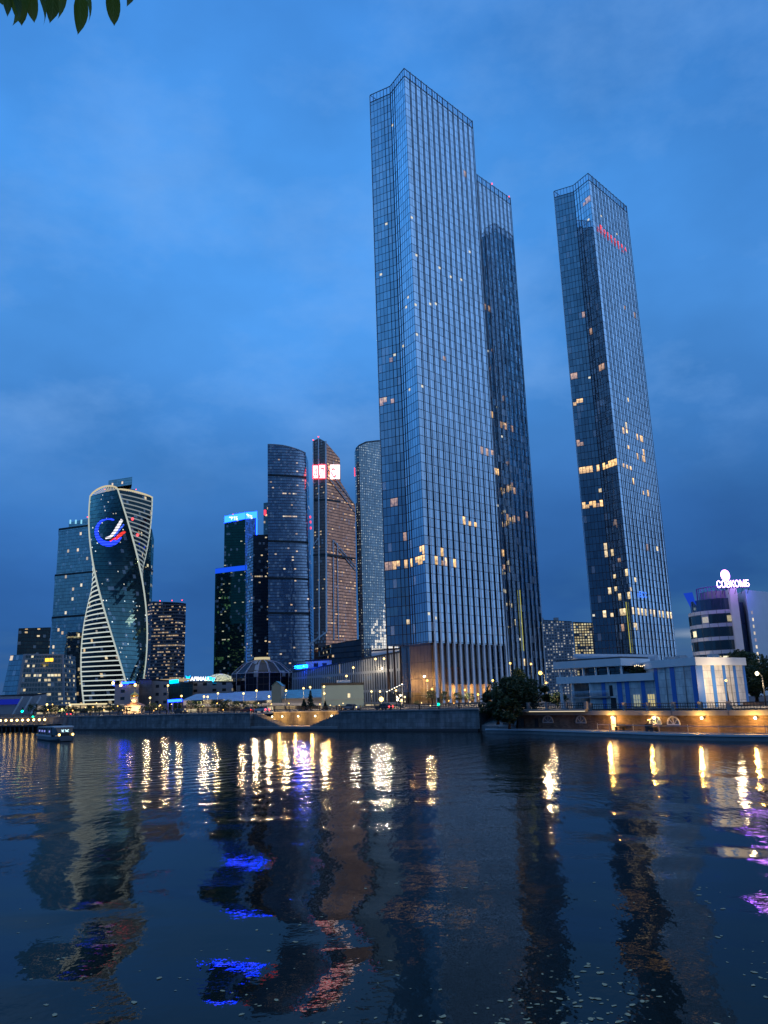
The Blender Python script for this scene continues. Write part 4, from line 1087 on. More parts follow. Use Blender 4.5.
path_wall('embankment_wall', 'granite embankment wall below the tallest tower, right of the lamp-lit landing', 'river wall', [NI1,BANK[5],bank_at(400),BANK[6]], -1.5, WT_, 0.9, M['stone'], M['slab'])
# dark wet footing
for pts, lab in ((west,'dark wet granite footing along the waterline of the left wall'),([NI0]+[NI1,BANK[5],BANK[6]],'dark wet granite footing along the waterline right of the landing')):
    path_wall('wall_footing', lab, 'footing', [p-nin*0.55 for p in pts], -1.5, 0.42, 0.5, M['dkroof'])
# landing stage with five lamps
t = path_wall('landing_wall', 'brown lamp-lit back wall of the landing stage cut into the embankment', 'river wall', [NI0+nd_*1.5+nin*5.3, NI1-nd_*1.5+nin*5.3], 0.4, WT_, 0.9, M['stone_dark'], M['slab'])
m = MB()
lp_ = [NI0+nd_*0.2+nin*0.0, NI1-nd_*0.2+nin*0.0, NI1-nd_*0.2+nin*5.25, NI0+nd_*0.2+nin*5.25]
m.prism(lp_, -1.5, 0.85)
tag(m.build('landing_deck', M['slab'], None, (*mean2(lp_),0)), 'low stone landing deck at the waterline below five wall lamps', 'landing')
for a_, s_, lab in ((NI0,1,'sloping stair block at the left end of the lamp-lit landing'),(NI1,-1,'sloping stair block at the right end of the lamp-lit landing')):
    m = MB(); L = 9.5
    p = [a_+nin*0.9, a_+nd_*s_*L+nin*0.9, a_+nd_*s_*L+nin*3.2, a_+nin*3.2]
    if s_ > 0:
        q = p
    else: q = [p[1],p[0],p[3],p[2]]
    hs = [WT_,1.0,1.0,WT_] if s_ > 0 else [1.0,WT_,WT_,1.0]
    n = 10
    for k in range(n):
        x0, x1 = k/n, (k+1)/n; hz = WT_+(0.95-WT_)*((k+0.5)/n)
        f0, f1 = a_+nd_*s_*L*x0, a_+nd_*s_*L*x1
        pl = [f0+nin*0.9, f1+nin*0.9, f1+nin*3.2, f0+nin*3.2]
        if s_ < 0: pl = [pl[1],pl[0],pl[3],pl[2]]
        m.prism(pl, 0.5, hz)
    tag(m.build('landing_stair', M['stone'], None, (*mean2(p),0.5)), lab, 'stair')
WALL_LAMP = None
def wall_lamp(p, n, label, group, power, name='wall_lamp'):
    t = thing(name, label, 'wall lamp', tuple(p), 0, group)
    m = MB(); m.bar(p, p+n*0.45+Vector((0,0,0.12)), 0.08, 0.08); m.build('bracket', M['dark'], t)
    m = MB(); q = p+n*0.5; m.ball((q.x,q.y,q.z+0.02), 0.17, 10, 6); m.build('bulb', M['bulb_w2'], t)
    d = p+n*1.4; plight(t, (d.x,d.y,d.z-0.15), power, (1.0,0.50,0.10), 0.15)
M['bulb_w2'] = m_emit('lamp_white_warm', (1.0,0.80,0.45), 12, True)
nb3 = Vector((-nin.x,-nin.y,0))
fac = Facade(NI0+nin*5.25, NI1+nin*5.25)
for px in (269,284,300,317,333.5):
    u, z = fac.hit(px, 718); u = min(max(u,1.8),fac.L-1.8)
    wall_lamp(Vector(fac.pt(u,2.75)), nb3, 'warm wall lamp in the row of five over the left landing', 'wall lamps over the landing', 55)
fence('embankment_railing', 'dark iron railing on top of the left embankment wall', [p+nin*0.4 for p in west[2:]], WT_+0.25, 0.95, 7.0, M['dark'], M['dark'], 0.16)
fence('embankment_railing', 'dark iron railing behind the lamp-lit landing', [NI0+nd_*1.5+nin*5.7,NI1-nd_*1.5+nin*5.7], WT_+0.25, 0.95, 5.0, M['dark'], M['dark'], 0.16)
fence('embankment_railing', 'dark iron railing on the wall in front of the tallest tower', [NI1+nin*0.4,BANK[5]+nin*0.4,bank_at(400)+nin*0.4,BANK[6]+nin*0.4], WT_+0.25, 0.95, 5.0, M['dark'], M['dark'], 0.16)

# far-left pier with a row of lamps
P0, P1 = atH(-60,731.7,0.0).to_2d(), atH(46,730.4,0.0).to_2d()
P0, P1 = [p*0.965 for p in (P0,P1)]
pd = (P1-P0).normalized(); pn = Vector((-pd.y,pd.x))
m = MB(); m.prism([P0,P1,P1+pn*6,P0+pn*6], 1.3, 1.75, bottom=True)
t = thing('pier', 'dark wooden pier on piles at the far left with a row of warm lamps', 'pier', (*mean2([P0,P1]),0))
m.build('deck', M['dark'], t)
L = (P1-P0).length
for k in range(26):
    p = P0+pd*(L*k/25)+pn*0.3; m = MB(); m.tube([(p.x,p.y,-1.2),(p.x,p.y,1.3)],0.22,8); m.build('pile', M['dark'], t)
M['bulb_pier'] = m_emit('lamp_pier', (1.0,0.60,0.18), 14, True)
for k in range(14):
    px = 44.5-5.55*k
    u = max(0.5,min(L-0.5,(ray(px,724).to_2d().normalized()*((P0+pn*3).dot(pn)/ray(px,724).to_2d().normalized().dot(pn))-P0).dot(pd)))
    p = P0+pd*u+pn*3.0
    lm = thing('pier_lamp', 'short warm lamp in the row on the dark pier at the far left', 'lamp', (p.x,p.y,1.75), 0, 'lamps along the left pier')
    m = MB(); m.tube([(p.x,p.y,1.75),(p.x,p.y,2.9)],0.06,6); m.build('post', M['dark'], lm)
    m = MB(); m.ball((p.x,p.y,3.05),0.30,8,6); m.build('bulb', M['bulb_pier'], lm)

# ------------------------------------------------------------------ right-hand quay
QB = []
for i, p in enumerate(QUAY):
    a_ = QUAY[max(i-1,0)]; b_ = QUAY[min(i+1,len(QUAY)-1)]; d = (b_-a_).normalized(); QB.append(p+Vector((-d.y,d.x))*(3.2 if i > 1 else 2.2))
def quay_at(px, line, y=735):
    d = ray(px,y); dd = Vector((d.x,d.y)).normalized()
    for a_, b_ in zip(line, line[1:]):
        n = Vector((-(b_-a_).y,(b_-a_).x)); q = dd.dot(n)
        if abs(q) < 1e-9: continue
        p = dd*(a_.dot(n)/q); s = (p-a_).dot(b_-a_)/(b_-a_).length_squared
        if -1e-4 <= s <= 1.0001: return p, (b_-a_).normalized()
t = thing('quay_walkway', 'low stone walkway along the waterline under the lamp-lit brick wall', 'walkway', (*mean2(QUAY),0))
g = MB(); u = 0
for i in range(len(QUAY)-1):
    a_, b_ = QUAY[i], QUAY[i+1]; L = (b_-a_).length
    g.face([(*a_,-1.5),(*b_,-1.5),(*b_,0.72),(*a_,0.72)], [(u,0),(u+L,0),(u+L,2),(u,2)])
    g.face([(*a_,0.72),(*b_,0.72),(*QB[i+1],0.72),(*QB[i],0.72)], [(u,0),(u+L,0),(u+L,3),(u,3)]); u += L
g.face([(*QB[0],-1.5),(*QUAY[0],-1.5),(*QUAY[0],0.72),(*QB[0],0.72)])
g.build('deck', M['slab'], t)
m = MB()
for a_, b_ in zip(QUAY, QUAY[1:]):
    d = (b_-a_).normalized(); n = Vector((d.y,-d.x))*0.06
    m.bar((*(a_+n),0.60),(*(b_+n),0.60),0.14,0.22)
m.build('kerb_edge', M['alu'], t)
q0, _ = quay_at(519, QB); iq = [q0]+QB[2:]
WQ = 3.30
t = path_wall('retaining_wall', 'brown brick retaining wall lit by wall lamps above the right walkway', 'river wall', iq, 0.3, WQ-0.55, 0.8, M['brick'])
m = MB()
for a_, b_ in zip(iq, iq[1:]):
    d = (b_-a_).normalized(); n = Vector((d.y,-d.x))*0.06
    m.bar((*(a_+n-Vector((n.y,-n.x))*0),WQ-0.25),(*(b_+n),WQ-0.25),1.1,0.6)
m.build('cornice', M['concrete'], t)
WIN = m_emit('lunette_glow', (0.9,0.75,0.5), 0.28)
def wall_frame(px, y=724):
    p, d = quay_at(px, iq, y); n = Vector((d.y,-d.x)); return p, d, n
for px in (548.5,581.5,656,674):
    p, d, n = wall_frame(px)
    zb, rr = 1.62, 1.05
    fr = MB(); gl = MB()
    pts = [(p+d*(rr*math.cos(PI*k/12))+n*0.06, zb+rr*0.95*math.sin(PI*k/12)) for k in range(13)]
    for (a_, za), (b_, zb_) in zip(pts, pts[1:]): fr.bar((*a_,za),(*b_,zb_),0.12,0.16)
    fr.bar((*(p-d*rr+n*0.06),zb),(*(p+d*rr+n*0.06),zb),0.12,0.14)
    for k in (3,6,9): fr.bar((*(p+n*0.05),zb),(*pts[k][0],pts[k][1]),0.08,0.07)
    gl.face([(*(q+n*-0.03),z) for q, z in pts])
    w_ = fr.build('arched_window', M['white'] if px > 600 else M['grey'], t)
    gl.build('pane', WIN if px in (656,) else m_plain('lunette_pane', (0.10,0.10,0.11), 0.3), w_)
p, d, n = wall_frame(614.5)
m = MB(); m.box((*(p+n*0.08),1.62),(0.9,0.16,1.8), math.atan2(d.y,d.x)); m.build('door', M['white'], t)
for px in (523,537):
    p, d, n = wall_frame(px); m = MB(); m.box((*(p+n*0.03),1.6),(0.7,0.1,1.3), math.atan2(d.y,d.x)); m.build('opening', M['dark'], t)
for px in (615,657,704,757,806):
    p, d, n = wall_frame(px, 718)
    wall_lamp(Vector((p.x,p.y,2.42)), Vector((n.x,n.y,0)), 'wall lamp shining orange on the brick wall above the right walkway', 'wall lamps on the brick quay wall', 75)
# jutting terrace slab with a lit edge
p0, d0, n0 = wall_frame(513.5 if False else 520); p1, d1, n1 = wall_frame(592)
t = thing('terrace_slab', 'jutting terrace slab with a pale lit edge over the brick wall', 'terrace', (*((p0+p1)/2),WQ))
ta, tb = p0-d0*0.9, p1
m = MB(); m.prism([ta+n0*1.1,tb+n1*1.1,tb-n1*0.2,ta-n0*0.2], WQ-0.05, WQ+0.30, bottom=True); m.build('slab', M['concrete'], t)
m = MB(); a_ = wall_frame(532)[0]; m.bar((*(a_+n0*1.14),WQ-0.0),(*(tb+n1*1.14),WQ-0.0),0.10,0.12); m.build('glow_strip', m_emit('strip_cream', (1.0,0.85,0.6), 0.75), t)
rp = [ta+n0*0.8, tb+n1*0.8]
fence('quay_railing', 'railing with thick pale posts on the jutting terrace', rp, WQ+0.30, 0.95, 4.2, M['slab'], M['dark'], 0.42)
rp = [wall_frame(593)[0], *[q for q in QB[3:] if q.x > wall_frame(593)[0].x]]
fence('quay_railing', 'railing with thick pale posts above the brick wall under the blue striped building', [q+Vector((0,0.3)) for q in rp], WQ+0.06, 0.95, 5.0, M['slab'], M['dark'], 0.42)
r0 = quay_at(598, QUAY)[0]
fence('walkway_railing', 'thin low railing along the edge of the right walkway', [r0+Vector((0.1,0.25))]+[q+Vector((0.1,0.25)) for q in QUAY if q.x > r0.x], 0.72, 0.95, 4.0, M['grey'], M['grey'], 0.06, bars=False, nr=2)
# small dark utility cart and a bench by the wall
p, d, n = wall_frame(660.5, 729); p = p+n*1.5; ang = math.atan2(d.y,d.x)
t = thing('utility_cart', 'small dark utility cart parked on the walkway below an arched window', 'cart', (p.x,p.y,0.72))
def LP(x, y, z): q = p+d*x+n*y; return (q.x,q.y,0.72+z)
m = MB(); m.box(LP(0,0,0.45),(1.5,0.8,0.32),ang); m.box(LP(-0.45,0,0.78),(0.55,0.75,0.4),ang); m.build('body', M['dark'], t)
m = MB()
for x in (-0.35,0.5):
    for y in (-0.36,0.36): m.bar(LP(x,y,0.6),LP(x,y,1.5),0.05,0.05)
m.box(LP(0.05,0,1.52),(1.15,0.85,0.06),ang); m.build('canopy', M['dark'], t)
for x in (-0.5,0.5):
    for y in (-0.38,0.38):
        m = MB(); a_, b_ = Vector(LP(x,y-0.06,0.24)), Vector(LP(x,y+0.06,0.24)); m.tube([a_,b_],0.24,12); m.build('wheel', M['dkroof'], t)
p, d, n = wall_frame(623, 729); p = p+n*0.6; ang = math.atan2(d.y,d.x)
t = thing('bench', 'dark slatted bench against the brick wall right of the white door', 'bench', (p.x,p.y,0.72))
m = MB(); m.box(LP(0,0,0.45),(1.7,0.45,0.06),ang); m.build('seat', M['dark'], t)
m = MB(); m.box(LP(0,-0.22,0.72),(1.7,0.05,0.32),ang); m.build('backrest', M['dark'], t)
for x in (-0.7,0.7): m = MB(); m.box(LP(x,0,0.21),(0.06,0.4,0.42),ang); m.build('leg', M['dark'], t)

# ------------------------------------------------------------------ blue and white riverside building
M['tile_w'] = m_stone('white_tiles', (0.70,0.69,0.67), 1.25, 1.05, 0.02, 0.05, 0.45, (0.22,0.24,0.27), stain=0.3)
M['blue'] = m_plain('blue_panel', (0.035,0.16,0.50), 0.45, var=0.15, scale=0.6)
t = thing('riverside_building', 'white building with blue vertical stripes and a columned roof terrace on the right bank', 'building', (*az(650,700,124),WQ))
bw0, bw1, bw2 = az(657,700,121), az(699,700,112), az(747.5,690,121)
ZT = zat(696,657,112)
nrm = lambda a_, b_: Vector(((b_-a_).normalized().y, -(b_-a_).normalized().x))
back = Vector((2,18))
g = MB(); g.prism([bw0,bw1,bw2,bw2+back,bw0+back], WQ-0.1, ZT-1.1); g.build('tiled_wall', M['tile_w'], t)
g = MB(); e = 0.35
bx = [bw0+nrm(bw0,bw1)*e, bw1+Vector((0,-e)), bw2+nrm(bw1,bw2)*e, bw2+back, bw0+back]
g.prism(bx, ZT-1.1, ZT, bottom=True); g.build('cornice', M['white'], t)
def stripe(f, u0, u1, z0, z1, par, mat=M['blue'], nm='blue_stripe', out=0.04):
    m = MB(); m.face([f.pt(u0,z0,out),f.pt(u1,z0,out),f.pt(u1,z1,out),f.pt(u0,z1,out)]); 
    return m.build(nm, mat, par)
fL, fR = Facade(bw0,bw1), Facade(bw1,bw2)
for a_, b_ in ((0.0,0.09),(0.40,0.51),(0.90,1.0)): stripe(fL, a_*fL.L, b_*fL.L, WQ, ZT-1.11, t)
for a_, b_ in ((0.0,0.13),(0.29,0.36),(0.52,0.58),(0.74,0.80),(0.945,1.0)): stripe(fR, a_*fR.L, b_*fR.L, WQ, ZT-1.11, t)
# roof plant and rain pipes
for px_, D_ in ((672,124),(684,121),(716,120)):
    q_ = az(px_,680,D_+3); m = MB(); m.box((q_.x,q_.y,ZT+0.28),(1.5,1.0,0.75),0.4); m.box((q_.x,q_.y,ZT+0.70),(1.3,0.8,0.08),0.4); m.build('roof_unit', M['grey'], t)
for f_, u_ in ((fL,0.29),(fL,0.74),(fR,0.66)):
    m = MB(); m.tube([f_.pt(u_*f_.L,WQ,0.09),f_.pt(u_*f_.L,ZT-1.12,0.09)],0.06,6); m.build('rain_pipe', M['grey'], t)
# left wing: ground floor with balcony recess, terrace with columns and a roof slab
w0, w1 = az(560.5,700,133), az(657,700,121.5)
f = Facade(w0, w1); LW = f.L
Z1, Z2 = zat(560,684,133), zat(560,677,133)       # parapet band
g = MB()
rec = 0.34*LW
q = [f.a+f.u*rec, f.b, f.b-f.n*14, f.a-f.n*14, f.a-f.n*3.0, f.a+f.u*rec-f.n*3.0]
g.prism(q, WQ-0.1, Z1); g.build('wing_wall', M['tile_w'], t)
g = MB(); q = [f.a+f.n*0.35-f.u*0.3, f.b+f.n*0.35, f.b-f.n*14, f.a-f.n*14-f.u*0.3]
g.prism(q, Z1, Z2, bottom=True); g.build('parapet_band', M['white'], t)
ZR = zat(560,669,133); ZR2 = zat(560,662,133)
rr = 0.70*LW
g = MB(); q = [f.a+f.n*0.6-f.u*0.5, f.a+f.u*rr+f.n*0.6, f.a+f.u*rr-f.n*9, f.a-f.n*9-f.u*0.5]
g.prism(q, ZR, ZR2, bottom=True); g.build('roof_slab', M['white'], t)
g = MB(); q = [f.a+f.n*0.2-f.u*0.2, f.a+f.u*rr+f.n*0.2, f.a+f.u*rr-f.n*8.5, f.a-f.n*8.5]
g.prism(q, ZR2, ZR2+0.25); g.build('roof_top', M['dkroof'], t)
g = MB(); q = [f.a+f.u*1.5-f.n*4, f.a+f.u*rr-f.n*4, f.a+f.u*rr-f.n*9, f.a+f.u*1.5-f.n*9]
g.prism(q, Z2, ZR, top=False); g.build('terrace_glazing', m_facade('terrace_glass',1.6,9,(0.5,0.6,0.65),0.3,0.15,0.1,(0.1,0.1,0.11),lit=0.06,lst=0.6,seed=41), t)
for k in range(6):
    u = 0.3+(rr-0.6)*k/5; m = MB(); p = f.pt(u,(Z2+ZR)/2,0.1); m.box(p,(0.28,0.28,ZR-Z2-0.006)); m.build('column', M['white'], t)
for u in (0.25, rec*0.42, rec*1.0):
    m = MB(); m.box(f.pt(u,(WQ+Z1)/2-0.05,-0.05),(0.42,0.42,Z1-WQ-0.006)); m.build('column', M['white'], t)
g = MB(); g.prism([f.a+f.u*rec*0.45+f.n*0.5, f.a+f.u*(rec+0.20*LW)+f.n*0.5, f.a+f.u*(rec+0.20*LW)+f.n*0.02, f.a+f.u*(rec)+f.n*0.02, f.a+f.u*rec-f.n*2.95, f.a+f.u*rec*0.45-f.n*2.95], WQ+1.75, WQ+1.95, bottom=True)
bal = g.build('balcony', M['grey'], t)
g = MB(); q0_, q1_ = f.a+f.u*rec*0.45+f.n*0.47, f.a+f.u*(rec+0.20*LW)+f.n*0.47
g.wall(q0_, q1_, WQ+1.95, WQ+2.85); g.build('glass_guard', MT['clear'], bal)
for u_ in (rec*0.62, rec*0.80):
    m = MB(); m.face([f.pt(u_,WQ+2.0,-2.96),f.pt(u_+0.85,WQ+2.0,-2.96),f.pt(u_+0.85,WQ+3.55,-2.96),f.pt(u_,WQ+3.55,-2.96)]); m.build('window', M['dark'], t)
for a_, b_ in ((0.46,0.50),(0.62,0.67),(0.70,0.745),(0.86,0.90)): stripe(f, a_*LW, b_*LW, WQ, Z1-0.01, t)
stripe(f, 0.54*LW, 0.575*LW, WQ+1.96, Z1-0.5, t, M['dark'], 'window'); stripe(f, 0.545*LW, 0.60*LW, WQ, WQ+1.7, t, M['dark'], 'door')
for a_, b_, mt in ((0.775,0.845,m_emit('window_pale',(0.85,0.95,0.75),0.33)),(0.915,0.985,m_emit('window_yellow',(1.0,0.85,0.40),0.55))):
    wd = stripe(f, a_*LW, b_*LW, WQ+0.3, WQ+2.1, t, mt, 'lit_window')
    m = MB()
    for s in (0.0,0.33,0.66,1.0): u = (a_+(b_-a_)*s)*LW; m.bar(f.pt(u,WQ+0.3,0.07),f.pt(u,WQ+2.1,0.07),0.07,0.05,(f.n.x,f.n.y,0))
    for z in (WQ+0.3,WQ+1.3,WQ+2.1): m.bar(f.pt(a_*LW,z,0.075),f.pt(b_*LW,z,0.075),0.05,0.07)
    m.build('frame', M['white'], wd)
# long tube roof behind
pa, pb = atD(575,658.5,146), atD(657,659.5,136)
m = MB(); m.tube([pa+(pb-pa)*(k/12) for k in range(13)], 0.85, 14); m.build('tube_roof', m_plain('grey_blue_metal',(0.34,0.38,0.43),0.45,0.3), t)
m = MB()
for k in range(5):
    p = pa+(pb-pa)*(k/4); m.box((p.x,p.y,(Z2+p.z)/2-0.4),(0.3,0.3,p.z-Z2-0.8))
m.build('tube_post', M['grey'], t)
m = MB()
for k in range(14):
    p = f.pt(rr+0.4+k*(LW-rr-0.6)/14, zat(640,665.5,125)+0.1*math.sin(k*1.3), -3); m.ball(p,0.09,6,4)
m.build('string_lights', m_emit('string_light',(1.0,0.75,0.45),2.2), t)
m = MB(); p = bw2+(bw1-bw2)*0.16; m.bar((p.x,p.y-0.7,WQ+0.25),(p.x+3.4,p.y+0.8,WQ+0.25),0.4,0.5); tag(m.build('planter_wall', M['brick'], None, (p.x,p.y,WQ)), 'low red brick planter wall at the right foot of the striped building', 'wall')

# ------------------------------------------------------------------ round office tower with the lit sign
D = 232
t = thing('round_office', 'curved office building with a glowing white and violet rooftop sign at the far right', 'office building', (*az(735,690,D+14),GZ))
c0 = az(722.5,640,D+14); rad = 8.9
zT = zat(712,608,D)
arc = [c0+Vector((math.cos(R(a_)),math.sin(R(a_))))*rad for a_ in range(150,302,12)]
g = MB(); u = 0
for a_, b_ in zip(arc, arc[1:]): u = g.wall(a_, b_, GZ, zT, u)
g.build('curved_facade', FM['sovcom'], t)
arc2 = [c0+(p-c0)*0.90 for p in arc]
g = MB(); u = 0; zC = zat(712,596,D)
for a_, b_ in zip(arc2, arc2[1:]): u = g.wall(a_, b_, zT, zC, u)
g.build('crown_glazing', m_facade('crown_blue_glass',2.4,8,(0.4,0.6,0.9),0.45,0.12,0.2,(0.02,0.05,0.09),lit=0,seed=51), t)
g = MB(); g.face([(*p,zT) for p in arc]+[(*(c0+Vector((6,10))),zT)]); g.face([(*p,zC) for p in arc2]+[(*(c0+Vector((6,10))),zC)]); g.build('roof', M['grey'], t)
# flared glass wing, lit blue
g = MB(); a_, b_ = arc2[1], arc2[4]; o_ = (arc2[1]-c0).normalized()
g.face([(*(a_),zC-1.5),(*(b_),zC-1.5),(*(b_+ (b_-c0).normalized()*0.9),zC+2.6),(*(a_+o_*1.6),zC+3.0)]); g.build('flared_screen', m_emit('screen_blue',(0.02,0.10,1.0),0.5), t)
m = MB(); top_ = [(c0+(p-c0)*0.72) for p in arc2]
for a_, b_ in zip(top_, top_[1:]): m.bar((*a_,zC+3.8),(*b_,zC+3.8),0.2,0.25); m.bar((*a_,zC),(*a_,zC+3.8),0.15,0.15,(0,1,0))
m.build('roof_frame', m_plain('violet_painted_frame',(0.20,0.08,0.38),0.5), t)
g = MB(); q = [c0+(p-c0)*0.55 for p in arc]; g.prism(q, zC, zC+2.6); g.build('roof_room', M['grey'], t)
zS = zat(733,587,D)
s0, s1 = az(730.5,600,D+3), az(738,600,D+1.0)
g = MB(); sb = Vector((3,14)); g.prism([s0,s1,s1+sb,s0+sb], GZ, zS); g.build('pylon', M['white'], t)
s2, s3 = az(746.5,600,D+2.4), az(775,600,D+12)
g = MB(); g.prism([s2,s3,s3+sb,s2+sb], GZ, zS-0.6); g.build('side_wall', M['white'], t)
f2 = Facade(s2, s3)
for k in range(11):
    z = zat(752,613+7*k,D); m = MB(); u = 1.6; m.face([f2.pt(u,z,0.03),f2.pt(u+0.9,z,0.03),f2.pt(u+0.9,z+0.9,0.03),f2.pt(u,z+0.9,0.03)]); m.build('lit_window', MT['lit2'] if k % 4 else MT['lit3'], t)
g = MB(); g.prism([s1+Vector((0,2.5)),s2+Vector((0,2.5)),s2+sb,s1+sb], GZ, zS-4); g.build('recessed_glazing', m_facade('slot_glass',1.3,12,(0.4,0.55,0.9),0.35,0.12,0.15,(0.03,0.04,0.06),lit=0,seed=52), t)
sgd = (s1-s0).normalized()
sp_ = atD(716.8,587.8,D-1.5); x1 = atD(749,586.5,D-1.5)
text_part('СОВКОМБ', 2.75, m_emit('sign_violet_white', (0.55,0.28,1.0), 13.0), sp_, (x1-sp_), t, ext=0.06, bold=0.0, sx=0.68)
m = MB(); p = atD(725.2,575.3,D-1.5); N = 16
ov = [(1.25*math.cos(2*PI*k/N)-0.10*math.sin(2*PI*k/N), 1.6*math.sin(2*PI*k/N)) for k in range(N)]
m.face([(p.x+x,p.y-0.15,p.z+z) for x, z in ov][::1]); m.face([(p.x+x,p.y+0.15,p.z+z) for x, z in ov][::-1])
for k in range(N): x, z = ov[k]; x2, z2 = ov[(k+1) % N]; m.face([(p.x+x,p.y+0.15,p.z+z),(p.x+x2,p.y+0.15,p.z+z2),(p.x+x2,p.y-0.15,p.z+z2),(p.x+x,p.y-0.15,p.z+z)])
m.build('sign_logo', m_emit('sign_white_violet',(0.6,0.2,1.0),14.0), t)
m = MB(); a_ = atD(717,588.4,D-1.2); b_ = atD(749,587.2,D-1.2); m.bar(a_,b_,0.2,0.2)
for k in range(6): q = a_+(b_-a_)*(k/5); m.bar(q, q+Vector((0,1.5,-1.6)),0.12,0.12)
m.bar(p+Vector((0,0.3,-1.5)), p+Vector((0,0.3,-4.2)),0.2,0.2,(0,1,0))
m.build('sign_frame', M['dark'], t)
def blight(parent, p, power, col, rad=0.5): return plight(parent, p, power, col, rad)
pz = atD(757,586,D-1); blight(t, (pz.x-1,pz.y-2.0,pz.z), 150, (0.06,0.08,1.0)); pz = atD(716,592,D-2); blight(t, (pz.x,pz.y,pz.z+1), 60, (0.35,0.1,1.0))
# ------------------------------------------------------------------ low buildings between the towers and the river
def lowblock(name, label, cat, x0, x1, y0, y1, D0, D1, dep, mat, **k): return block(name, label, cat, [(x0,y0,D0),(x1,y1,D1)], dep, mat, **k)
# beige riverside block with neon roof
t, lp, zz = lowblock('neon_block', 'beige low block with dark windows and a blue neon bar on its roof', 'building', 115, 139, 685, 684.5, 420, 416, 22, FM['podium'])
m = MB(); a_, b_ = atD(122,683,418), atD(134.5,682.6,418); m.bar(a_,b_,0.8,1.1); q = atD(113.8,681,420); m.bar(q,q+Vector((0,0,-2.4)),0.4,0.4,(0,1,0)); m.build('neon_bar', M['neon_blue'], t)
for px, py in ((113,683),(120.8,685.3),(135.3,685)): p = atD(px,py,414.5); m = MB(); m.ball(p,0.75); m.build('floodlight', M['bulb_w'], t)
t, lp, zz = lowblock('grey_block', 'pinkish grey windowless block next to the neon-topped block', 'building', 139.5, 152, 680.2, 680, 432, 430, 22, m_stone('pink_panels',(0.22,0.19,0.19),9,2.2,0.05,0.06))
t, lp, zz = lowblock('white_block', 'pale block with small square windows under the banded tower', 'building', 151.5, 169, 680.6, 681.5, 440, 440, 22, m_facade('pale_grid_wall',4.2,4.2,(0.4,0.5,0.6),0.3,2.4,2.6,(0.36,0.36,0.38),lit=0.05,seed=61))
t, lp, zz = lowblock('green_hall', 'dark green glass hall below the cream canopy', 'hall', 168, 193, 683, 684, 455, 455, 22, m_facade('hall_green_glass',3,5,(0.3,0.6,0.5),0.35,0.2,0.3,(0.02,0.05,0.05),lit=0.05,seed=62))
m = MB(); a_, b_ = atD(169.5,682,452.5), atD(178.5,681,452.5); m.bar(a_,b_,0.4,2.0); m.build('blue_sign', M['neon_cyan'], t)
m = MB(); a_, b_ = atD(160,679.2,470), atD(187,678.6,470); m.prism([a_.to_2d(),b_.to_2d(),b_.to_2d()+Vector((0,14)),a_.to_2d()+Vector((0,14))], a_.z-1.0, a_.z, bottom=True)
t = thing('lit_canopy', 'flat cream lit canopy edge behind the white block', 'canopy', (*((a_+b_)/2).to_2d(), GZ))
m.build('roof_slab', m_emit('canopy_cream',(1.0,0.78,0.48),0.42), t)
m = MB()
for k in range(4): q = a_+(b_-a_)*(0.05+0.3*k); m.box((q.x,q.y+6,(GZ+q.z)/2-0.6),(0.6,0.6,q.z-GZ-1.2))
m.build('column', M['grey'], t)
t, lp, zz = lowblock('mall_building', 'grey mall block carrying a white and blue roof sign', 'mall', 188, 233, 682.5, 682.5, 480, 474, 30, FM['podium'])
a_, b_ = atD(190.5,680.6,478), atD(214,680.4,476)
text_part('AFIMALL', 3.1, M['sign_white'], a_, b_-a_, t, ext=0.1, bold=0.08); text_part('City', 3.2, M['neon_cyan'], a_+(b_-a_)*0.66, b_-a_, t, ext=0.1, bold=0.12)
m = MB(); p = atD(188,678.6,478); m.face([(p.x-1.5,p.y,p.z+1.8),(p.x,p.y,p.z-2.2),(p.x+1.5,p.y,p.z+1.8),(p.x,p.y,p.z+0.9)]); m.build('sign_logo', M['neon_cyan'], t)
# glowing glass dome
p = atD(217,682,500); rx, hz = 9.6, 5.8
t = thing('glass_dome', 'glowing cream glass dome lying behind the mall sign', 'dome', (p.x,p.y+8,GZ))
m = MB(); n = 24
for j in range(6):
    for i in range(n):
        P_ = lambda i_, j_: (p.x+rx*math.cos(2*PI*i_/n)*math.cos(PI/2*j_/6), p.y+8+rx*math.sin(2*PI*i_/n)*math.cos(PI/2*j_/6), p.z-0.6+hz*math.sin(PI/2*j_/6))
        q = [P_(i,j),P_(i+1,j),P_(i+1,j+1),P_(i,j+1)]; m.face(q[:3] if j == 5 else q, None, 0, True)
def domemat():
    tt = NT('dome_lit_glass'); co = tt.n('ShaderNodeTexCoord').outputs['Object']
    v = tt.n('ShaderNodeTexVoronoi', {'Vector':co,'Scale':0.55}, feature='DISTANCE_TO_EDGE').outputs[0]
    st = tt.math('MULTIPLY_ADD', tt.noise(co,0.25,3), 0.12, 0.02)
    st = tt.math('MULTIPLY', st, tt.math('GREATER_THAN', v, 0.06))
    e = tt.n('ShaderNodeEmission', {'Color':(0.95,0.95,0.55,1),'Strength':st}); b = tt.n('ShaderNodeBsdfPrincipled', {'Base Color':(0.2,0.2,0.18,1),'Roughness':0.2})
    return no_sample(tt.out(tt.n('ShaderNodeAddShader', {0:e.outputs[0],1:b.outputs[0]}).outputs[0]))
m.build('dome_shell', domemat(), t)
m = MB(); n = 20; m.prism([Vector((p.x+rx*math.cos(2*PI*i/n),p.y+8+rx*math.sin(2*PI*i/n))) for i in range(n)], GZ, p.z-0.6); m.build('drum', M['grey'], t)

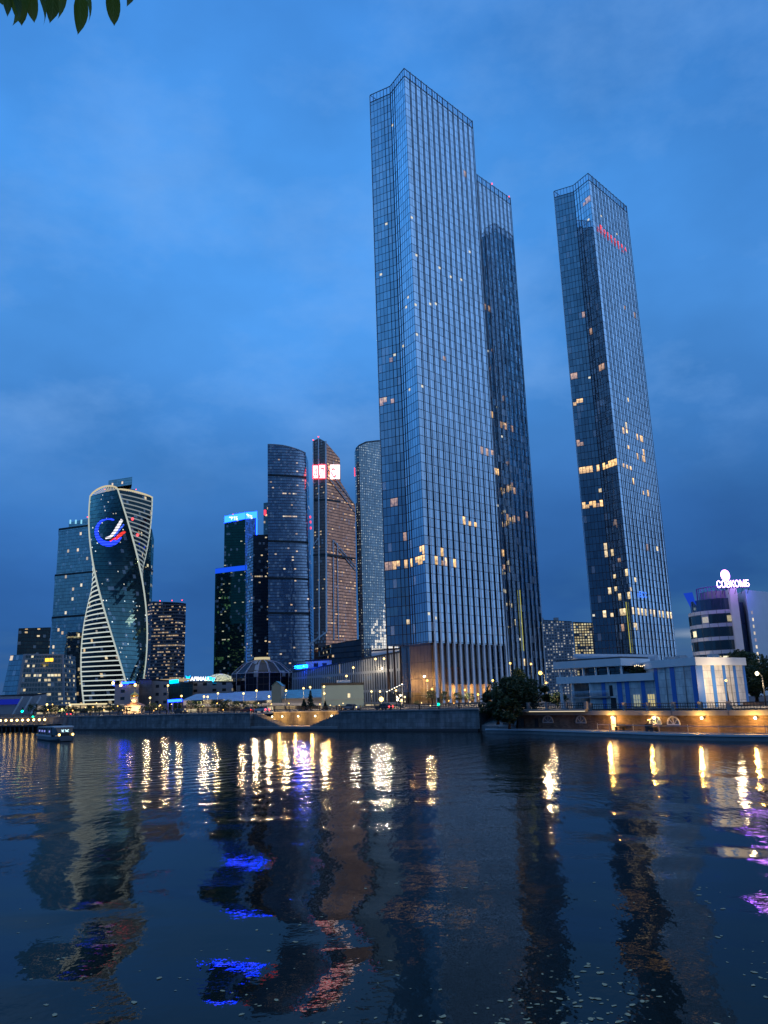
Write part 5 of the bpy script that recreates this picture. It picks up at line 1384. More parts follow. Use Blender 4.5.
# blue canopy
p, q = atD(167.5,701,330), atD(182,700.2,330)
t = thing('neon_canopy', 'low canopy on posts with a bright blue neon edge', 'canopy', (*((p+q)/2).to_2d(),GZ))
m = MB(); m.bar(p,q,0.4,1.0); m.build('neon_edge', M['neon_blue'], t)
m = MB(); m.prism([p.to_2d()+Vector((0,.25)),q.to_2d()+Vector((0,.25)),q.to_2d()+Vector((0,6)),p.to_2d()+Vector((0,6))], p.z-0.3,p.z+0.3,bottom=True); m.build('roof_slab', M['white'], t)
for k in range(4): r_ = p+(q-p)*(k/3); m = MB(); m.box((r_.x,r_.y+1,(GZ+r_.z)/2-0.15),(0.25,0.25,r_.z-GZ-0.31)); m.build('post', M['grey'], t)
# slanted white-blue roofs and the teal roof
def shed(name, label, x0, x1, ytop, ybot, D, dep, mroof, mwall, zwall=None):
    a_, b_ = atD(x0,ybot,D), atD(x1,ybot,D); zt_ = zat((x0+x1)/2,ytop,D+dep)
    c = (a_+b_)/2
    t = thing(name, label, 'pavilion', (c.x,c.y,GZ))
    m = MB(); m.face([a_,b_,(b_.x*1.0,b_.y+dep,zt_),(a_.x,a_.y+dep,zt_)], [(0,0),(40,0),(40,dep),(0,dep)]); m.face([(a_.x,a_.y+dep,zt_-0.3),(b_.x,b_.y+dep,zt_-0.3),b_-Vector((0,0,.3)),a_-Vector((0,0,.3))]); m.build('roof', mroof, t)
    m = MB(); m.wall((a_.x+0.2,a_.y+0.3),(b_.x-0.2,b_.y+0.3),GZ,a_.z-0.02); m.wall((b_.x-.2,b_.y+.3),(b_.x-.2,b_.y+dep),GZ,(a_.z-.05,zt_-.4)); m.wall((a_.x+.2,a_.y+dep),(a_.x+.2,a_.y+.3),GZ,(zt_-.4,a_.z-.05)); m.wall((b_.x-.2,b_.y+dep),(a_.x+.2,a_.y+dep),GZ,zt_-.4); m.build('wall', mwall, t)
    return t
M['roof_wb'] = m_stone('pale_blue_roof_sheets',(0.30,0.40,0.52),2.2,30,0.06,0.06,0.4)
M['roof_teal'] = m_stone('teal_roof_sheets',(0.05,0.36,0.50),2.2,30,0.06,0.08,0.4)
shed('pavilion', 'pavilion with a pale blue sloping roof behind the small trees', 181, 236, 693.5, 700.5, 330, 26, M['roof_wb'], FM['shops'])
shed('pavilion', 'low pavilion with a white blue sheet roof left of the teal gable', 222, 273, 691.5, 701.5, 310, 24, M['roof_wb'], FM['shops'])
t = shed('pavilion', 'pavilion with a long teal roof between the gable and the pale green box', 279, 326, 689.5, 698.5, 300, 24, M['roof_teal'], M['beige'])
a_, b_ = az(271.5,700,298), az(281,700,298)
t = thing('gable_house', 'narrow dark teal gabled house between the two sheet roofs', 'house', (*((a_+b_)/2),GZ))
m = MB(); zt_, zp = zat(276,686,298), zat(276,681.5,298); m.prism([a_,b_,b_+Vector((0,10)),a_+Vector((0,10))], GZ, zt_, top=False); mid = (a_+b_)/2
m.face([(*a_,zt_),(*b_,zt_),(*mid,zp)]); m.face([(*(b_+Vector((0,10))),zt_),(*(a_+Vector((0,10))),zt_),(*(mid+Vector((0,10))),zp)]); m.build('wall', m_plain('teal_cladding',(0.035,0.10,0.13),0.4), t)
m = MB(); m.face([(*(a_+Vector((-.3,-.3))),zt_),(*(mid+Vector((0,-.3))),zp+.15),(*(mid+Vector((0,10.3))),zp+.15),(*(a_+Vector((-.3,10.3))),zt_)]); m.face([(*(mid+Vector((0,-.3))),zp+.15),(*(b_+Vector((.3,-.3))),zt_),(*(b_+Vector((.3,10.3))),zt_),(*(mid+Vector((0,10.3))),zp+.15)]); m.build('roof', M['roof_teal'], t)
t, lp, zz = lowblock('pale_box', 'plain pale green box building with one lit window', 'building', 321.5, 363.5, 685.5, 684.8, 285, 281, 18, m_plain('pale_green_render',(0.28,0.37,0.33),0.8,var=0.12,scale=0.2))
f_ = Facade(lp[0],lp[1]); u, z = f_.hit(349,695.5); m = MB(); m.face([f_.pt(u-.45,z-.7,.03),f_.pt(u+.45,z-.7,.03),f_.pt(u+.45,z+.7,.03),f_.pt(u-.45,z+.7,.03)]); m.build('lit_window', MT['lit2'], t)
m = MB(); f0 = f_.pt(0,GZ+3.5,0.05); m.bar(f_.pt(0,zat(340,699.5,283),.12),f_.pt(f_.L,zat(340,699.5,283),.12),.2,.15); m.build('string_course', M['grey'], t)
m = MB(); q = (lp[0]+lp[1])/2+Vector((0,8)); m.box((q.x,q.y,zz[0]+0.8),(4.6,3,1.8)); m.build('roof_hut', M['white'], t)
# long ribbed concrete building
t, lp, zz = lowblock('ribbed_hall', 'long grey concrete hall with vertical ribs left of the tallest tower', 'hall', 292, 402, 673, 652.5, 470, 372, 30, FM['ribbed'])
t, lp, zz = lowblock('roof_house', 'small white roof house with two dark windows on the ribbed hall', 'building', 305, 331.5, 661.5, 660.3, 470, 462, 16, M['white'], z0=20)
f_ = Facade(lp[0],lp[1])
for px in (316,324.5): u, z = f_.hit(px,665); m = MB(); m.face([f_.pt(u-1.5,z-1.1,.03),f_.pt(u+1.5,z-1.1,.03),f_.pt(u+1.5,z+1.1,.03),f_.pt(u-1.5,z+1.1,.03)]); m.build('window', M['dark'], t)
a_, b_ = atD(294.5,669,455), atD(307,667.6,452)
t = thing('roof_sign', 'bright blue lettering standing on the left end of the ribbed hall', 'sign', tuple((a_+b_)/2-Vector((0,0,1.5))))
text_part('экспо', 3.0, m_emit('sign_blue_bright', (0.001,0.05,1.0), 55.0), a_, b_-a_, t, ext=0.1, bold=0.1)
m = MB(); m.bar(a_-Vector((0,0,.3)),b_-Vector((0,0,.3)),.25,.25); m.build('sign_frame', M['dark'], t)
t, lp, zz = lowblock('white_upstand', 'white plant room on the right end of the ribbed hall beside the tallest tower', 'building', 371.5, 399.5, 651.5, 649.5, 400, 376, 14, M['white'], z0=20)
t, lp, zz = block('dark_hall', 'dark glass block with two lit top floors at the foot of the copper tower', 'building', [(318,648,640),(332,645,600),(361,640,580)], 30, FM['blackbox'])
# dark domed pavilion
p = az(262,690,500); rad = 18.6; n = 16
zd, zc, zk = zat(262,672.5,482), zat(262,659.8,500), zat(262,657.4,500)
t = thing('domed_hall', 'dark round hall with a faceted dome, white ribs and a lit cap', 'hall', (p.x,p.y,GZ))
rg = lambda r_, z: [(p.x+r_*math.cos(2*PI*i/n),p.y+r_*math.sin(2*PI*i/n),z) for i in range(n)]
R0, R1, R2, R3 = rg(rad,GZ), rg(rad,zd), rg(rad*0.62,zd+(zc-zd)*0.72), rg(rad*0.2,zc)
m = MB()
for A_, B_ in ((R0,R1),(R1,R2),(R2,R3)):
    for i in range(n): j = (i+1) % n; L = 7.2; m.face([A_[i],A_[j],B_[j],B_[i]], [(i*L,A_[i][2]),(i*L+L,A_[i][2]),(i*L+L,B_[i][2]),(i*L,B_[i][2])])
m.face(R3); m.build('shell', FM['darkdome'], t)
m = MB()
for i in range(n):
    for o_ in (-0.35,0.35):
        d = Vector((-math.sin(2*PI*i/n),math.cos(2*PI*i/n),0))*o_
        for A_, B_ in ((R1,R2),(R2,R3)): m.bar(Vector(A_[i])+d+Vector((0,0,.1)),Vector(B_[i])+d*0.5+Vector((0,0,.1)),0.22,0.25)
    m.bar(Vector(R0[i]),Vector(R1[i]),0.3,0.3,(0,1,0)); j = (i+1) % n; m.bar(Vector(R1[i]),Vector(R1[j]),0.3,0.3)
m.build('white_ribs', m_plain('rib_paint',(0.55,0.52,0.58),0.5), t)
m = MB(); m.tube([(p.x,p.y,zc),(p.x,p.y,zk)],rad*0.26,16); m.build('lit_cap', m_emit('cap_light',(1.0,0.85,0.5),0.6), t)
# chapel with a golden lit tower
p = az(134.3,705,300)
t = thing('chapel', 'small floodlit chapel with a golden dome among the trees under the neon block', 'chapel', (p.x,p.y,GZ))
zg = lambda y: zat(134,y,300)
M['lit_stone'] = m_emit('floodlit_stone',(1.0,0.55,0.26),0.36)
m = MB(); m.prism([p+Vector((-3.0,-2)),p+Vector((3.0,-2)),p+Vector((3.0,3)),p+Vector((-3.0,3))],GZ,zg(705.5)); m.build('nave', M['beige'], t)
m = MB(); m.loft([p+Vector((-3.2,-2.2)),p+Vector((3.2,-2.2)),p+Vector((3.2,3)),p+Vector((-3.2,3))],[p+Vector((-.9,-.7)),p+Vector((.9,-.7)),p+Vector((.9,.9)),p+Vector((-.9,.9))],zg(705.5)+.01,zg(702),0); m.build('roof', m_plain('copper_roof',(0.30,0.15,0.08),0.5), t)
m = MB(); m.tube([(p.x,p.y,zg(702.3)),(p.x,p.y,zg(696.5))],1.25,8); m.build('drum', M['beige'], t)
m = MB(); pr2 = [(1.35,696.5),(1.55,695.6),(1.45,694.5),(0.95,693.2),(0.35,692.2),(0.1,691.3),(0.05,689.8)]; m.tube([(p.x,p.y,zg(y)) for r_, y in pr2],[r_ for r_, y in pr2],12); m.build('dome', m_plain('gold',(0.75,0.45,0.12),0.3,0.9), t)
for dx in (-2.0,2.0): plight(t,(p.x+dx,p.y-4.0,GZ+1.4),130,(1.0,0.6,0.25),0.2)
plight(t,(p.x,p.y-2.8,zg(703)),50,(1.0,0.6,0.25),0.2)
# row of shops along the road
for (x0,x1,y,D,lab) in ((36,112,705.5,420,'long low glowing shop row behind the trees under the twisted tower'),(186,262,706.5,285,'low glowing shop row behind the small trees beside the pavilions'),(262,322,705.5,275,'low shop row with a pale wall under the teal roof'),(364,398,704.5,300,'glowing kiosk row left of the lit lobby')):
    lowblock('shop_row', lab, 'shops', x0, x1, y, y, D, D-6, 8, FM['shops'], mroof=M['grey'])
m = MB(); a_, b_ = atD(70,704.4,416), atD(107,703.8,414); m.bar(a_,b_,0.6,0.7)
t = thing('lit_fascia', 'long cream light band on the roof edge of the shop row', 'light band', tuple((a_+b_)/2)); m.build('light_bar', m_emit('fascia_cream',(1.0,0.85,0.5),0.9), t)
# sloping entrance canopy by the tall tower
a_, b_ = atD(387,692,300), atD(402,684.5,296)
t = thing('stair_canopy', 'sloping stair canopy with a row of lights beside the lit lobby', 'canopy', ((a_.x+b_.x)/2,(a_.y+b_.y)/2,GZ))
m = MB(); m.bar(a_,b_,2.6,0.25); m.build('roof_slab', M['grey'], t)
m = MB()
for k in range(7): m.ball(a_+(b_-a_)*(k/6)+Vector((0,-1.45,0.1)),0.16,6,4)
m.build('edge_lamps', m_emit('lamp_edge',(1.0,0.85,0.6),8), t)
m = MB(); m.box(((a_.x+b_.x)/2+0.5,a_.y+0.5,(GZ+b_.z)/2-1.0),(5.0,2.2,b_.z-GZ-3.4)); m.build('glass_box', m_facade('kiosk_glass',1.2,3,(0.5,0.6,0.7),0.4,0.08,0.1,(0.03,0.03,0.035),lit=0.1,seed=71), t)
for q in (a_,b_): m = MB(); m.box((q.x,q.y,(GZ+q.z)/2-0.1),(0.25,0.25,q.z-GZ-0.25)); m.build('post', M['alu'], t)

# ------------------------------------------------------------------ lamps, signals, cars
def street_lamp_proto(name, label, group, h, bulb, r_, arm=0.0):
    t = thing(name, label, 'street lamp', (0,0,0), 0, group)
    m = MB(); m.tube([(0,0,0),(0,0,h*0.5),(0,0,h-0.3)],[0.11,0.09,0.06],7)
    if arm: m.tube([(0,0,h-0.35),(-arm*0.6,-0.1,h+0.05),(-arm,-0.15,h)],0.05,6)
    m.build('post', M['dark'], t)
    m = MB(); m.ball((-arm,-0.15 if arm else 0,h),r_,8,6); m.build('bulb', bulb, t)
    return t
M['bulb_s'] = m_emit('lamp_small_white',(1.0,0.66,0.26),4.5,True); M['bulb_sy'] = m_emit('lamp_small_warm',(1.0,0.50,0.10),6,True)
def put_lamps(lst, name, label, group, bulb, rad_px, arm=0.0, light=0, lcol=(1.0,0.72,0.4)):
    """lst: (px, py, D) of the glowing head"""
    first = None
    for px, py, D in lst:
        p = atD(px,py,D); h = p.z-GZ
        c = street_lamp_proto(name, label, group, h, bulb, rad_px*D/800.0, arm)
        c.location = (p.x+arm,p.y+(0.15 if arm else 0),GZ)
        if light: plight(c, (p.x,p.y-1.3,p.z-0.6), light, lcol, 0.3)
put_lamps([(47,704.5,330),(70,705.3,320),(93,707,310),(62,709.5,300),(104,710,290)], 'street_lamp', 'white street lamp among the trees left of the chapel', 'street lamps left of the chapel', M['bulb_w'], 1.0, 0, 200)
put_lamps([(150,697.8,270),(168,685.5,300),(204,696.6,262),(207.7,696.8,262),(218,693.3,270),(181.5,696,280)], 'street_lamp', 'tall white street lamp between the chapel and the pavilions', 'street lamps behind the left wall', M['bulb_w'], 0.95, 0, 200)
put_lamps([(256.5,690.7,250),(269,696.5,240),(303.5,688.3,250),(310.2,687.2,250),(324,686.6,250),(324.3,693.5,240),(243.5,693.5,255),(286,690.5,250)], 'street_lamp', 'white street lamp in front of the sheet roofs', 'street lamps by the pavilions', M['bulb_w'], 0.95, 0, 260)
put_lamps([(380,691.5,240),(396,690.5,250),(371.5,691.5,245),(401.5,700,235),(404.8,697,235)], 'street_lamp', 'white street lamp between the pale box and the lit lobby', 'street lamps beside the tallest tower', M['bulb_s'], 0.9, 0, 150)
put_lamps([(427.3,680.5,250),(432,689,262),(492.8,680.4,235),(510.2,663.3,262),(531,664,270),(478,694.5,215),(465,690,240)], 'street_lamp', 'warm street lamp standing in front of the glass towers', 'street lamps before the glass towers', M['bulb_y'], 0.9, 0, 250)
put_lamps([(540.3,673,165)], 'street_lamp', 'bright warm street lamp between the tree clump and the striped building', None, M['bulb_y'], 1.8, 0.8, 420)
put_lamps([(546.2,682.8,150)], 'street_lamp', 'smaller warm lamp on a white post right beside the tree clump', None, M['bulb_sy'], 0.9, 0, 130)
put_lamps([(726,680.5,113)], 'street_lamp', 'globe lamp standing before the right face of the striped building', None, M['bulb_y'], 1.1, 0, 60)
put_lamps([(757,673.5,112)], 'street_lamp', 'tall bright lamp at the far right in front of the dark trees', None, M['bulb_w2'], 1.8, 0.7, 260)
put_lamps([(381.3,699.2,232)], 'street_lamp', 'big dazzling white floodlight on a pole left of the lit lobby', None, M['bulb_w'], 2.3, 0, 300)
put_lamps([(375.5,659,365),(384,658.6,360),(353.3,667.6,395),(346.5,676,330)], 'flood_lamp', 'white floodlight mast rising in front of the ribbed hall', 'floodlights by the ribbed hall', M['bulb_w'], 1.0, 0, 380, (1.0,0.85,0.62))
# small lights along the road
rnd = random.Random(5); small = []
for k in range(46):
    px = rnd.choice([rnd.uniform(30,165), rnd.uniform(30,165), rnd.uniform(170,250), rnd.uniform(255,345), rnd.uniform(360,480)]); small.append((px, rnd.uniform(703,711.0)-(2.5 if px > 360 else 0), rnd.uniform(245,330) if px < 250 else rnd.uniform(215,260)))
put_lamps(small[:23], 'bollard_lamp', 'small warm lamp on a low post along the far embankment road', 'small lamps along the embankment road', M['bulb_sy'], 0.5)
put_lamps(small[23:], 'bollard_lamp', 'small white lamp on a low post along the far embankment road', 'small white lamps along the embankment road', M['bulb_s'], 0.45)
for px, py, D, lab in ((22.3,711.3,300,'green traffic light on the road at the far left'),(33,717.2,262,'brighter green traffic light above the pier, right of the other'),(438.5,704.3,170,'green traffic light in front of the lit lobby')):
    p = atD(px,py,D); t = thing('traffic_light', lab, 'traffic light', (p.x,p.y,GZ))
    m = MB(); m.tube([(p.x,p.y+.25,min(GZ,p.z-1.2)),(p.x,p.y+.25,p.z+1.2)],0.08,6); m.box((p.x,p.y+.2,p.z+0.5),(0.5,0.3,1.7)); m.build('housing', M['dark'], t)
    m = MB(); m.ball((p.x,p.y-0.12,p.z),0.36 if D > 200 else 0.26,8,6); m.build('green_lens', M['bulb_g'], t)
def car(px, D, col, rear, label):
    p = az(px,709,D); t = thing('parked_car', label, 'car', (p.x,p.y,GZ+0.0)); d = Vector((0.72,-0.69)); n = Vector((-d.y,d.x))
    def Q(x,y,z): q = p+d*x+n*y; return (q.x,q.y,GZ+z)
    an = math.atan2(d.y,d.x)
    prof = [(-2.15,0.35),(2.15,0.35),(2.2,0.7),(1.9,0.92),(1.1,1.0),(-1.8,1.02),(-2.2,0.8)]; m = MB()
    for y, s in ((-0.88,1),(0.88,-1)): m.face([Q(x,y,z) for x, z in (prof if s > 0 else prof[::-1])])
    for a_, b_ in zip(prof, prof[1:]+prof[:1]): m.face([Q(a_[0],.88,a_[1]),Q(b_[0],.88,b_[1]),Q(b_[0],-.88,b_[1]),Q(a_[0],-.88,a_[1])])
    m.build('body', m_plain('car_paint',col,0.3,0.2), t)
    prof = [(-1.6,1.0),(1.0,1.0),(0.45,1.46),(-1.15,1.48)]; m = MB()
    for y, s in ((-0.78,1),(0.78,-1)): m.face([Q(x,y*(1 if z < 1.2 else .86),z) for x, z in (prof if s > 0 else prof[::-1])])
    for a_, b_ in zip(prof, prof[1:]+prof[:1]): m.face([Q(a_[0],.78*(1 if a_[1] < 1.2 else .86),a_[1]),Q(b_[0],.78*(1 if b_[1] < 1.2 else .86),b_[1]),Q(b_[0],-.78*(1 if b_[1] < 1.2 else .86),b_[1]),Q(a_[0],-.78*(1 if a_[1] < 1.2 else .86),a_[1])])
    m.build('cabin', M['dark'], t)
    for x in (-1.3,1.35):
        for y in (-0.85,0.85): m = MB(); m.tube([Q(x,y-.1,.33),Q(x,y+.1,.33)],0.33,12); m.build('wheel', M['dkroof'], t)
    for y in (-0.62,0.62):
        m = MB(); x = -2.22 if rear else 2.22; m.ball(Q(x,y,0.75),0.16,8,5); m.build('taillight' if rear else 'headlight', M['red_light2'] if rear else M['bulb_s'], t)
    # the lit end faces the river
    if rear: t.rotation_euler = (0,0,PI)
M['red_light2'] = m_emit('tail_lamp',(1.0,0.03,0.03),14)
for px, D, col, rear, lab in ((66,262,(0.3,0.3,0.32),True,'grey car with red tail lights on the road left of the chapel'),(181,232,(0.05,0.05,0.06),False,'dark car with white headlights on the road below the blue canopy'),(248,214,(0.4,0.05,0.04),True,'red car with tail lights on the road left of the landing'),(262,210,(0.5,0.5,0.5),True,'silver car with tail lights behind the landing railing'),(384,186,(0.1,0.1,0.12),True,'dark car with red tail lights below the dazzling floodlight'),(352,200,(0.6,0.6,0.6),False,'white car passing in front of the pale green box')):
    car(px, D, col, rear, lab)

# ------------------------------------------------------------------ trees
def leaf_mat(name, a_, b_):
    t = NT(name); oi = t.n('ShaderNodeNewGeometry').outputs['Random Per Island']
    c = t.mix(oi, c4(a_), c4(b_))
    d = t.n('ShaderNodeBsdfPrincipled', {'Base Color':c,'Roughness':0.6}); tr = t.n('ShaderNodeBsdfTranslucent', {'Color':c})
    return t.out(t.n('ShaderNodeMixShader', {0:0.25,1:d.outputs[0],2:tr.outputs[0]}).outputs[0])
M['leaf'] = leaf_mat('foliage', (0.016,0.035,0.014), (0.045,0.075,0.025))
M['needle'] = leaf_mat('needles', (0.012,0.028,0.018), (0.030,0.055,0.030))
M['bark'] = m_plain('bark', (0.06,0.045,0.035), 0.9, bump=0.01)
def crown_mesh(b, rr, h0, h1, n, size, rng, conif=False, lob=13):
    cl = []
    for k in range(lob):
        a_ = rng.uniform(0,2*PI); z = rng.uniform(0.25,0.85); q = math.sin(PI*min(z,0.95))**0.7
        cl.append((math.cos(a_)*rr*0.72*q, math.sin(a_)*rr*0.72*q, h0+(h1-h0)*z, rr*rng.uniform(0.22,0.46)))
    cl.append((0,0,h0+(h1-h0)*0.78,rr*0.42)); cl.append((0,0,h0+(h1-h0)*0.4,rr*0.62))
    for k in range(n):
        if conif:
            z = rng.random()**1.3; r_ = rr*(1-z)*(0.75+0.25*math.sin(z*40))*math.sqrt(rng.uniform(0.15,1)); a_ = rng.uniform(0,2*PI)
            c = Vector((r_*math.cos(a_),r_*math.sin(a_),h0+(h1-h0)*z-0.12*r_))
        else:
            x, y, z, q = rng.choice(cl); v = Vector((rng.gauss(0,1),rng.gauss(0,1),rng.gauss(0,1))).normalized()*q*(rng.random()**0.28)*rng.uniform(0.85,1.1); v.z *= 0.85
            c = Vector((x,y,z))+v
        t1 = Vector((rng.gauss(0,1),rng.gauss(0,1),rng.gauss(0,0.6))).normalized(); t2 = t1.cross(Vector((rng.gauss(0,1),rng.gauss(0,1),rng.gauss(0,1)))).normalized()
        s = size*rng.uniform(0.6,1.3)
        b.face([c-t1*s, c-t2*s*0.45, c+t1*s, c+t2*s*0.45])
def tree(name, label, p, z0, h, rr, n, size, seed, conif=False, group=None, mat=None, trunk=0.22, limbs=5):
    rng = random.Random(seed); t = thing(name, label, 'tree', (p.x,p.y,z0), 0, group)
    m = MB(); h0 = h*(0.10 if conif else trunk)
    m.tube([(p.x,p.y,z0-0.2),(p.x+0.05,p.y,z0+h*0.35),(p.x,p.y+0.05,z0+h*0.85)],[rr*0.09+0.05,rr*0.06+0.03,0.03],7)
    for k in range(0 if conif else limbs):
        a_ = k*2*PI/limbs+rng.uniform(-.4,.4); zb = z0+h*rng.uniform(0.22,0.5)
        m.tube([(p.x,p.y,zb),(p.x+math.cos(a_)*rr*.35,p.y+math.sin(a_)*rr*.35,zb+h*.15),(p.x+math.cos(a_)*rr*.6,p.y+math.sin(a_)*rr*.6,zb+h*.25)],[rr*.045+.02,rr*.03+.01,.01],5)
    m.build('trunk', M['bark'], t)
    b = MB(); crown_mesh(b, rr, h0, h, n, size, rng, conif)
    b.v = [(x+p.x,y+p.y,z+z0) for x,y,z in b.v]
    b.build('crown', mat or (M['needle'] if conif else M['leaf']), t)
    return t
protos = [tree('street_tree', 'small dark round tree in the row along the far embankment road', Vector((0,0)), 0, 6.0, 2.4, 620, 0.26, 30+k, group='small trees along the far embankment') for k in range(3)]
def put_trees(lst, label=None, group=None):
    for i, (px, ytop, D, wpx) in enumerate(lst):
        pr0 = protos[i % 3]
        if not pr0.get('used'): o = pr0; pr0['used'] = 1
        else: o = copy_tree(pr0)
        p = az(px,705,D); h = zat(px,ytop,D)-GZ; s = h/6.0; w_ = wpx*D/800/4.8
        o.location = (p.x,p.y,GZ-0.05); o.scale = (w_,w_,s); o.rotation_euler = (0,0,i*1.7)
        if label: o['label'] = label
        if group: o['group'] = group
put_trees([(34,703,300,12),(45,705,295,11),(56,704,300,14),(76,706,300,12),(91,704.5,290,14),(100,706,285,12),(110,703.5,285,13),(119,704.5,285,14),(127,706,280,12),(143,705.5,280,10),(152,702,275,12),(160,704,275,10),(68,705.5,300,10)])
put_trees([(191,699.5,262,10),(199,700.5,260,12),(178,702,265,9),(214,700.5,255,9),(222,701.5,250,12),(228,698.8,250,14),(236,700,248,10)], 'small tree in front of the pale blue sheet roofs', 'small trees before the pavilions')
put_trees([(246.5,701,240,8),(255.5,701.5,238,7)], 'slim small tree alone in front of the white blue sheet roof', 'slim trees before the white blue roof')
put_trees([(432,690,245,11),(446,690,245,11),(459.5,691.5,245,12),(470,692,240,11),(417,700,240,6)], 'small tree at the foot of the tallest tower, between it and the railing', 'small trees at the foot of the tallest tower')
for pr0 in protos: del pr0['used']
p = az(310.5,705,225); tree('spruce_tree', 'pointed dark spruce in front of the teal roof', p, GZ, zat(310.5,691,225)-GZ, 1.7, 900, 0.28, 61, True)
p = az(304,705,226); tree('spruce_tree', 'shorter bushy conifer left of the pointed spruce', p, GZ, zat(304,699.5,226)-GZ, 1.7, 600, 0.28, 62, True)
p = az(325.5,706,222); tree('spruce_tree', 'small conifer right of the pointed spruce', p, GZ, zat(325.5,701.5,222)-GZ, 1.1, 400, 0.25, 63, True)
# the big clump at the corner of the quay
for px, yt, D, z0, rr, n, lab in ((515,677,134,2.2,4.2,5200,'largest broad tree in the dark clump left of the terrace'),(534,679,140,3.0,3.2,3000,'tree at the right side of the dark clump, behind the terrace'),(497,688,131,1.6,2.8,2800,'lower bushy tree at the left side of the dark clump by the ramp'),(508,698,127.5,1.0,2.3,2200,'low bush at the front of the dark clump above the water'),(523,663,175,GZ,2.2,1600,'slim taller tree rising behind the dark clump')):
    p = az(px,705,D); tree('broad_tree', lab, p, z0, zat(px,yt,D)-z0, rr, n, 0.30, int(px), trunk=0.06, limbs=6)
p = az(557,700,150); tree('broad_tree', 'small tree squeezed between the lamp post and the striped building', p, GZ, zat(557,692,150)-GZ, 1.8, 1200, 0.26, 71, trunk=0.1)
for px, yt, D, rr, n, lab in ((741,648,150,4.2,4200,'tall dark tree rising right of the striped building'),(757,664,140,4.0,3600,'broad dark tree behind the tall lamp at the far right'),(775,655,135,4.4,3000,'dark tree cut by the right edge of the picture')):
    p = az(px,700,D); tree('broad_tree', lab, p, GZ, zat(px,yt,D)-GZ, rr, n, 0.32, int(px)+5, trunk=0.1)
for k, px in enumerate((631,638,645,651)):
    p = az(px,690,127.5); tree('terrace_shrub', 'leafy shrub in the row on the roof terrace of the striped building', p, Z2-0.3, 1.7, 1.0, 420, 0.16, 80+k, trunk=0.05, group='shrubs on the roof terrace')
# sloping stone ramp below the clump
pts = [BANK[6]+nin*0.4, atH(500,733.0,0).to_2d()+Vector((0.3,1.5)), q0-Vector((0.4,-0.2))]
m = MB(); 
a_, b_, c_ = pts
m.prism([a_,b_,c_,c_+Vector((2,9)),a_+Vector((4,5))], -1.0, 0.95)
m.face([(*a_,WT_),(*a_,0.9),(*b_,0.96),(*(b_+Vector((2,6))),2.3),(*(a_+Vector((4,5))),WT_)])
m.face([(*b_,0.96),(*c_,0.96),(*(c_+Vector((2,9))),WQ),(*(b_+Vector((2,6))),2.3)])
tag(m.build('stone_ramp', M['stone'], None, (*mean2(pts),0)), 'sloping granite bank under the dark tree clump, between wall and walkway', 'bank')
fence('ramp_fence', 'short dark picket fence under the tree clump', [b_+Vector((0.6,0.6)), c_+Vector((-0.3,0.6))], 0.9, 1.0, 3.0, M['dark'], M['dark'], 0.1)

# ------------------------------------------------------------------ excursion boat
bp = atH(64,740.8,0); fw = (Vector((0,0))-bp.to_2d()).normalized(); an = math.atan2(fw.y,fw.x)+R(12)
t = thing('river_boat', 'dark low river tram with two white headlights gliding along the left wall', 'boat', (bp.x,bp.y,0))
fx = Vector((math.cos(an),math.sin(an))); fy = Vector((-fx.y,fx.x))
def BQ(x,y,z): q = bp.to_2d()+fx*(x-6.0)+fy*(y-0.4); return (q.x,q.y,z)
def ringsurf(b, rings, m=0, close=True):
    for A_, B_ in zip(rings, rings[1:]):
        n = len(A_)
        for k in range(n if close else n-1): j = (k+1) % n; b.face([A_[k],A_[j],B_[j],B_[k]], None, m)
    b.face(rings[0][::-1], None, m); b.face(rings[-1], None, m)
BL, BH = 17.0, 2.0
def sect(x, hw, z0, z1, tuck=0.8): return [BQ(x,-hw*tuck,z0),BQ(x,hw*tuck,z0),BQ(x,hw,z0+(z1-z0)*.5),BQ(x,hw,z1),BQ(x,-hw,z1),BQ(x,-hw,z0+(z1-z0)*.5)]
m = MB(); ringsurf(m, [sect(-BL/2,1.75,-.3,.75),sect(-BL/2+2,1.95,-.3,.75),sect(4,2.0,-.3,.78),sect(7.0,1.85,-.25,.85),sect(8.9,1.5,-.1,.95),sect(9.6,1.2,.1,1.0)]); m.build('hull', m_plain('hull_paint',(0.10,0.11,0.125),0.4), t)
m = MB(); ringsurf(m, [sect(-BL/2+.6,1.55,.76,2.35,1.0),sect(5.5,1.75,.79,2.45,1.0),sect(7.6,1.5,.86,2.35,1.0),sect(8.6,1.3,.95,1.5,1.0)]); cabn = m.build('cabin', m_plain('boat_glass',(0.012,0.014,0.018),0.08), t)
m = MB(); ringsurf(m, [sect(-BL/2+.3,1.75,2.36,2.55,1.0),sect(5.2,1.95,2.46,2.72,1.0),sect(7.4,1.75,2.40,2.58,1.0)]); m.build('roof', M['grey'], t)
m = MB()
for x in (-8,-5.5,-3,-0.5,2,4.5):
    for y in (-1.80,1.80): m.bar(BQ(x,y*(.93 if x < 3 else 1.0),.78),BQ(x,y*(.93 if x < 3 else 1.0),2.45),.16,.10,(fx.x,fx.y,0))
for y in (-1,1): m.bar(BQ(-9.2,1.82*y,.95),BQ(5.8,1.95*y,.95),.10,.30)
m.bar(BQ(7.9,-1.55,.98),BQ(7.9,1.55,.98),.3,.25); m.build('trim', m_plain('silver_paint',(0.42,0.43,0.45),0.35,0.3), t)
for y in (-1.2,1.2): m = MB(); m.ball(BQ(9.3,y,1.22),.24,8,6); m.build('headlight', M['bulb_w'], t)
m = MB()
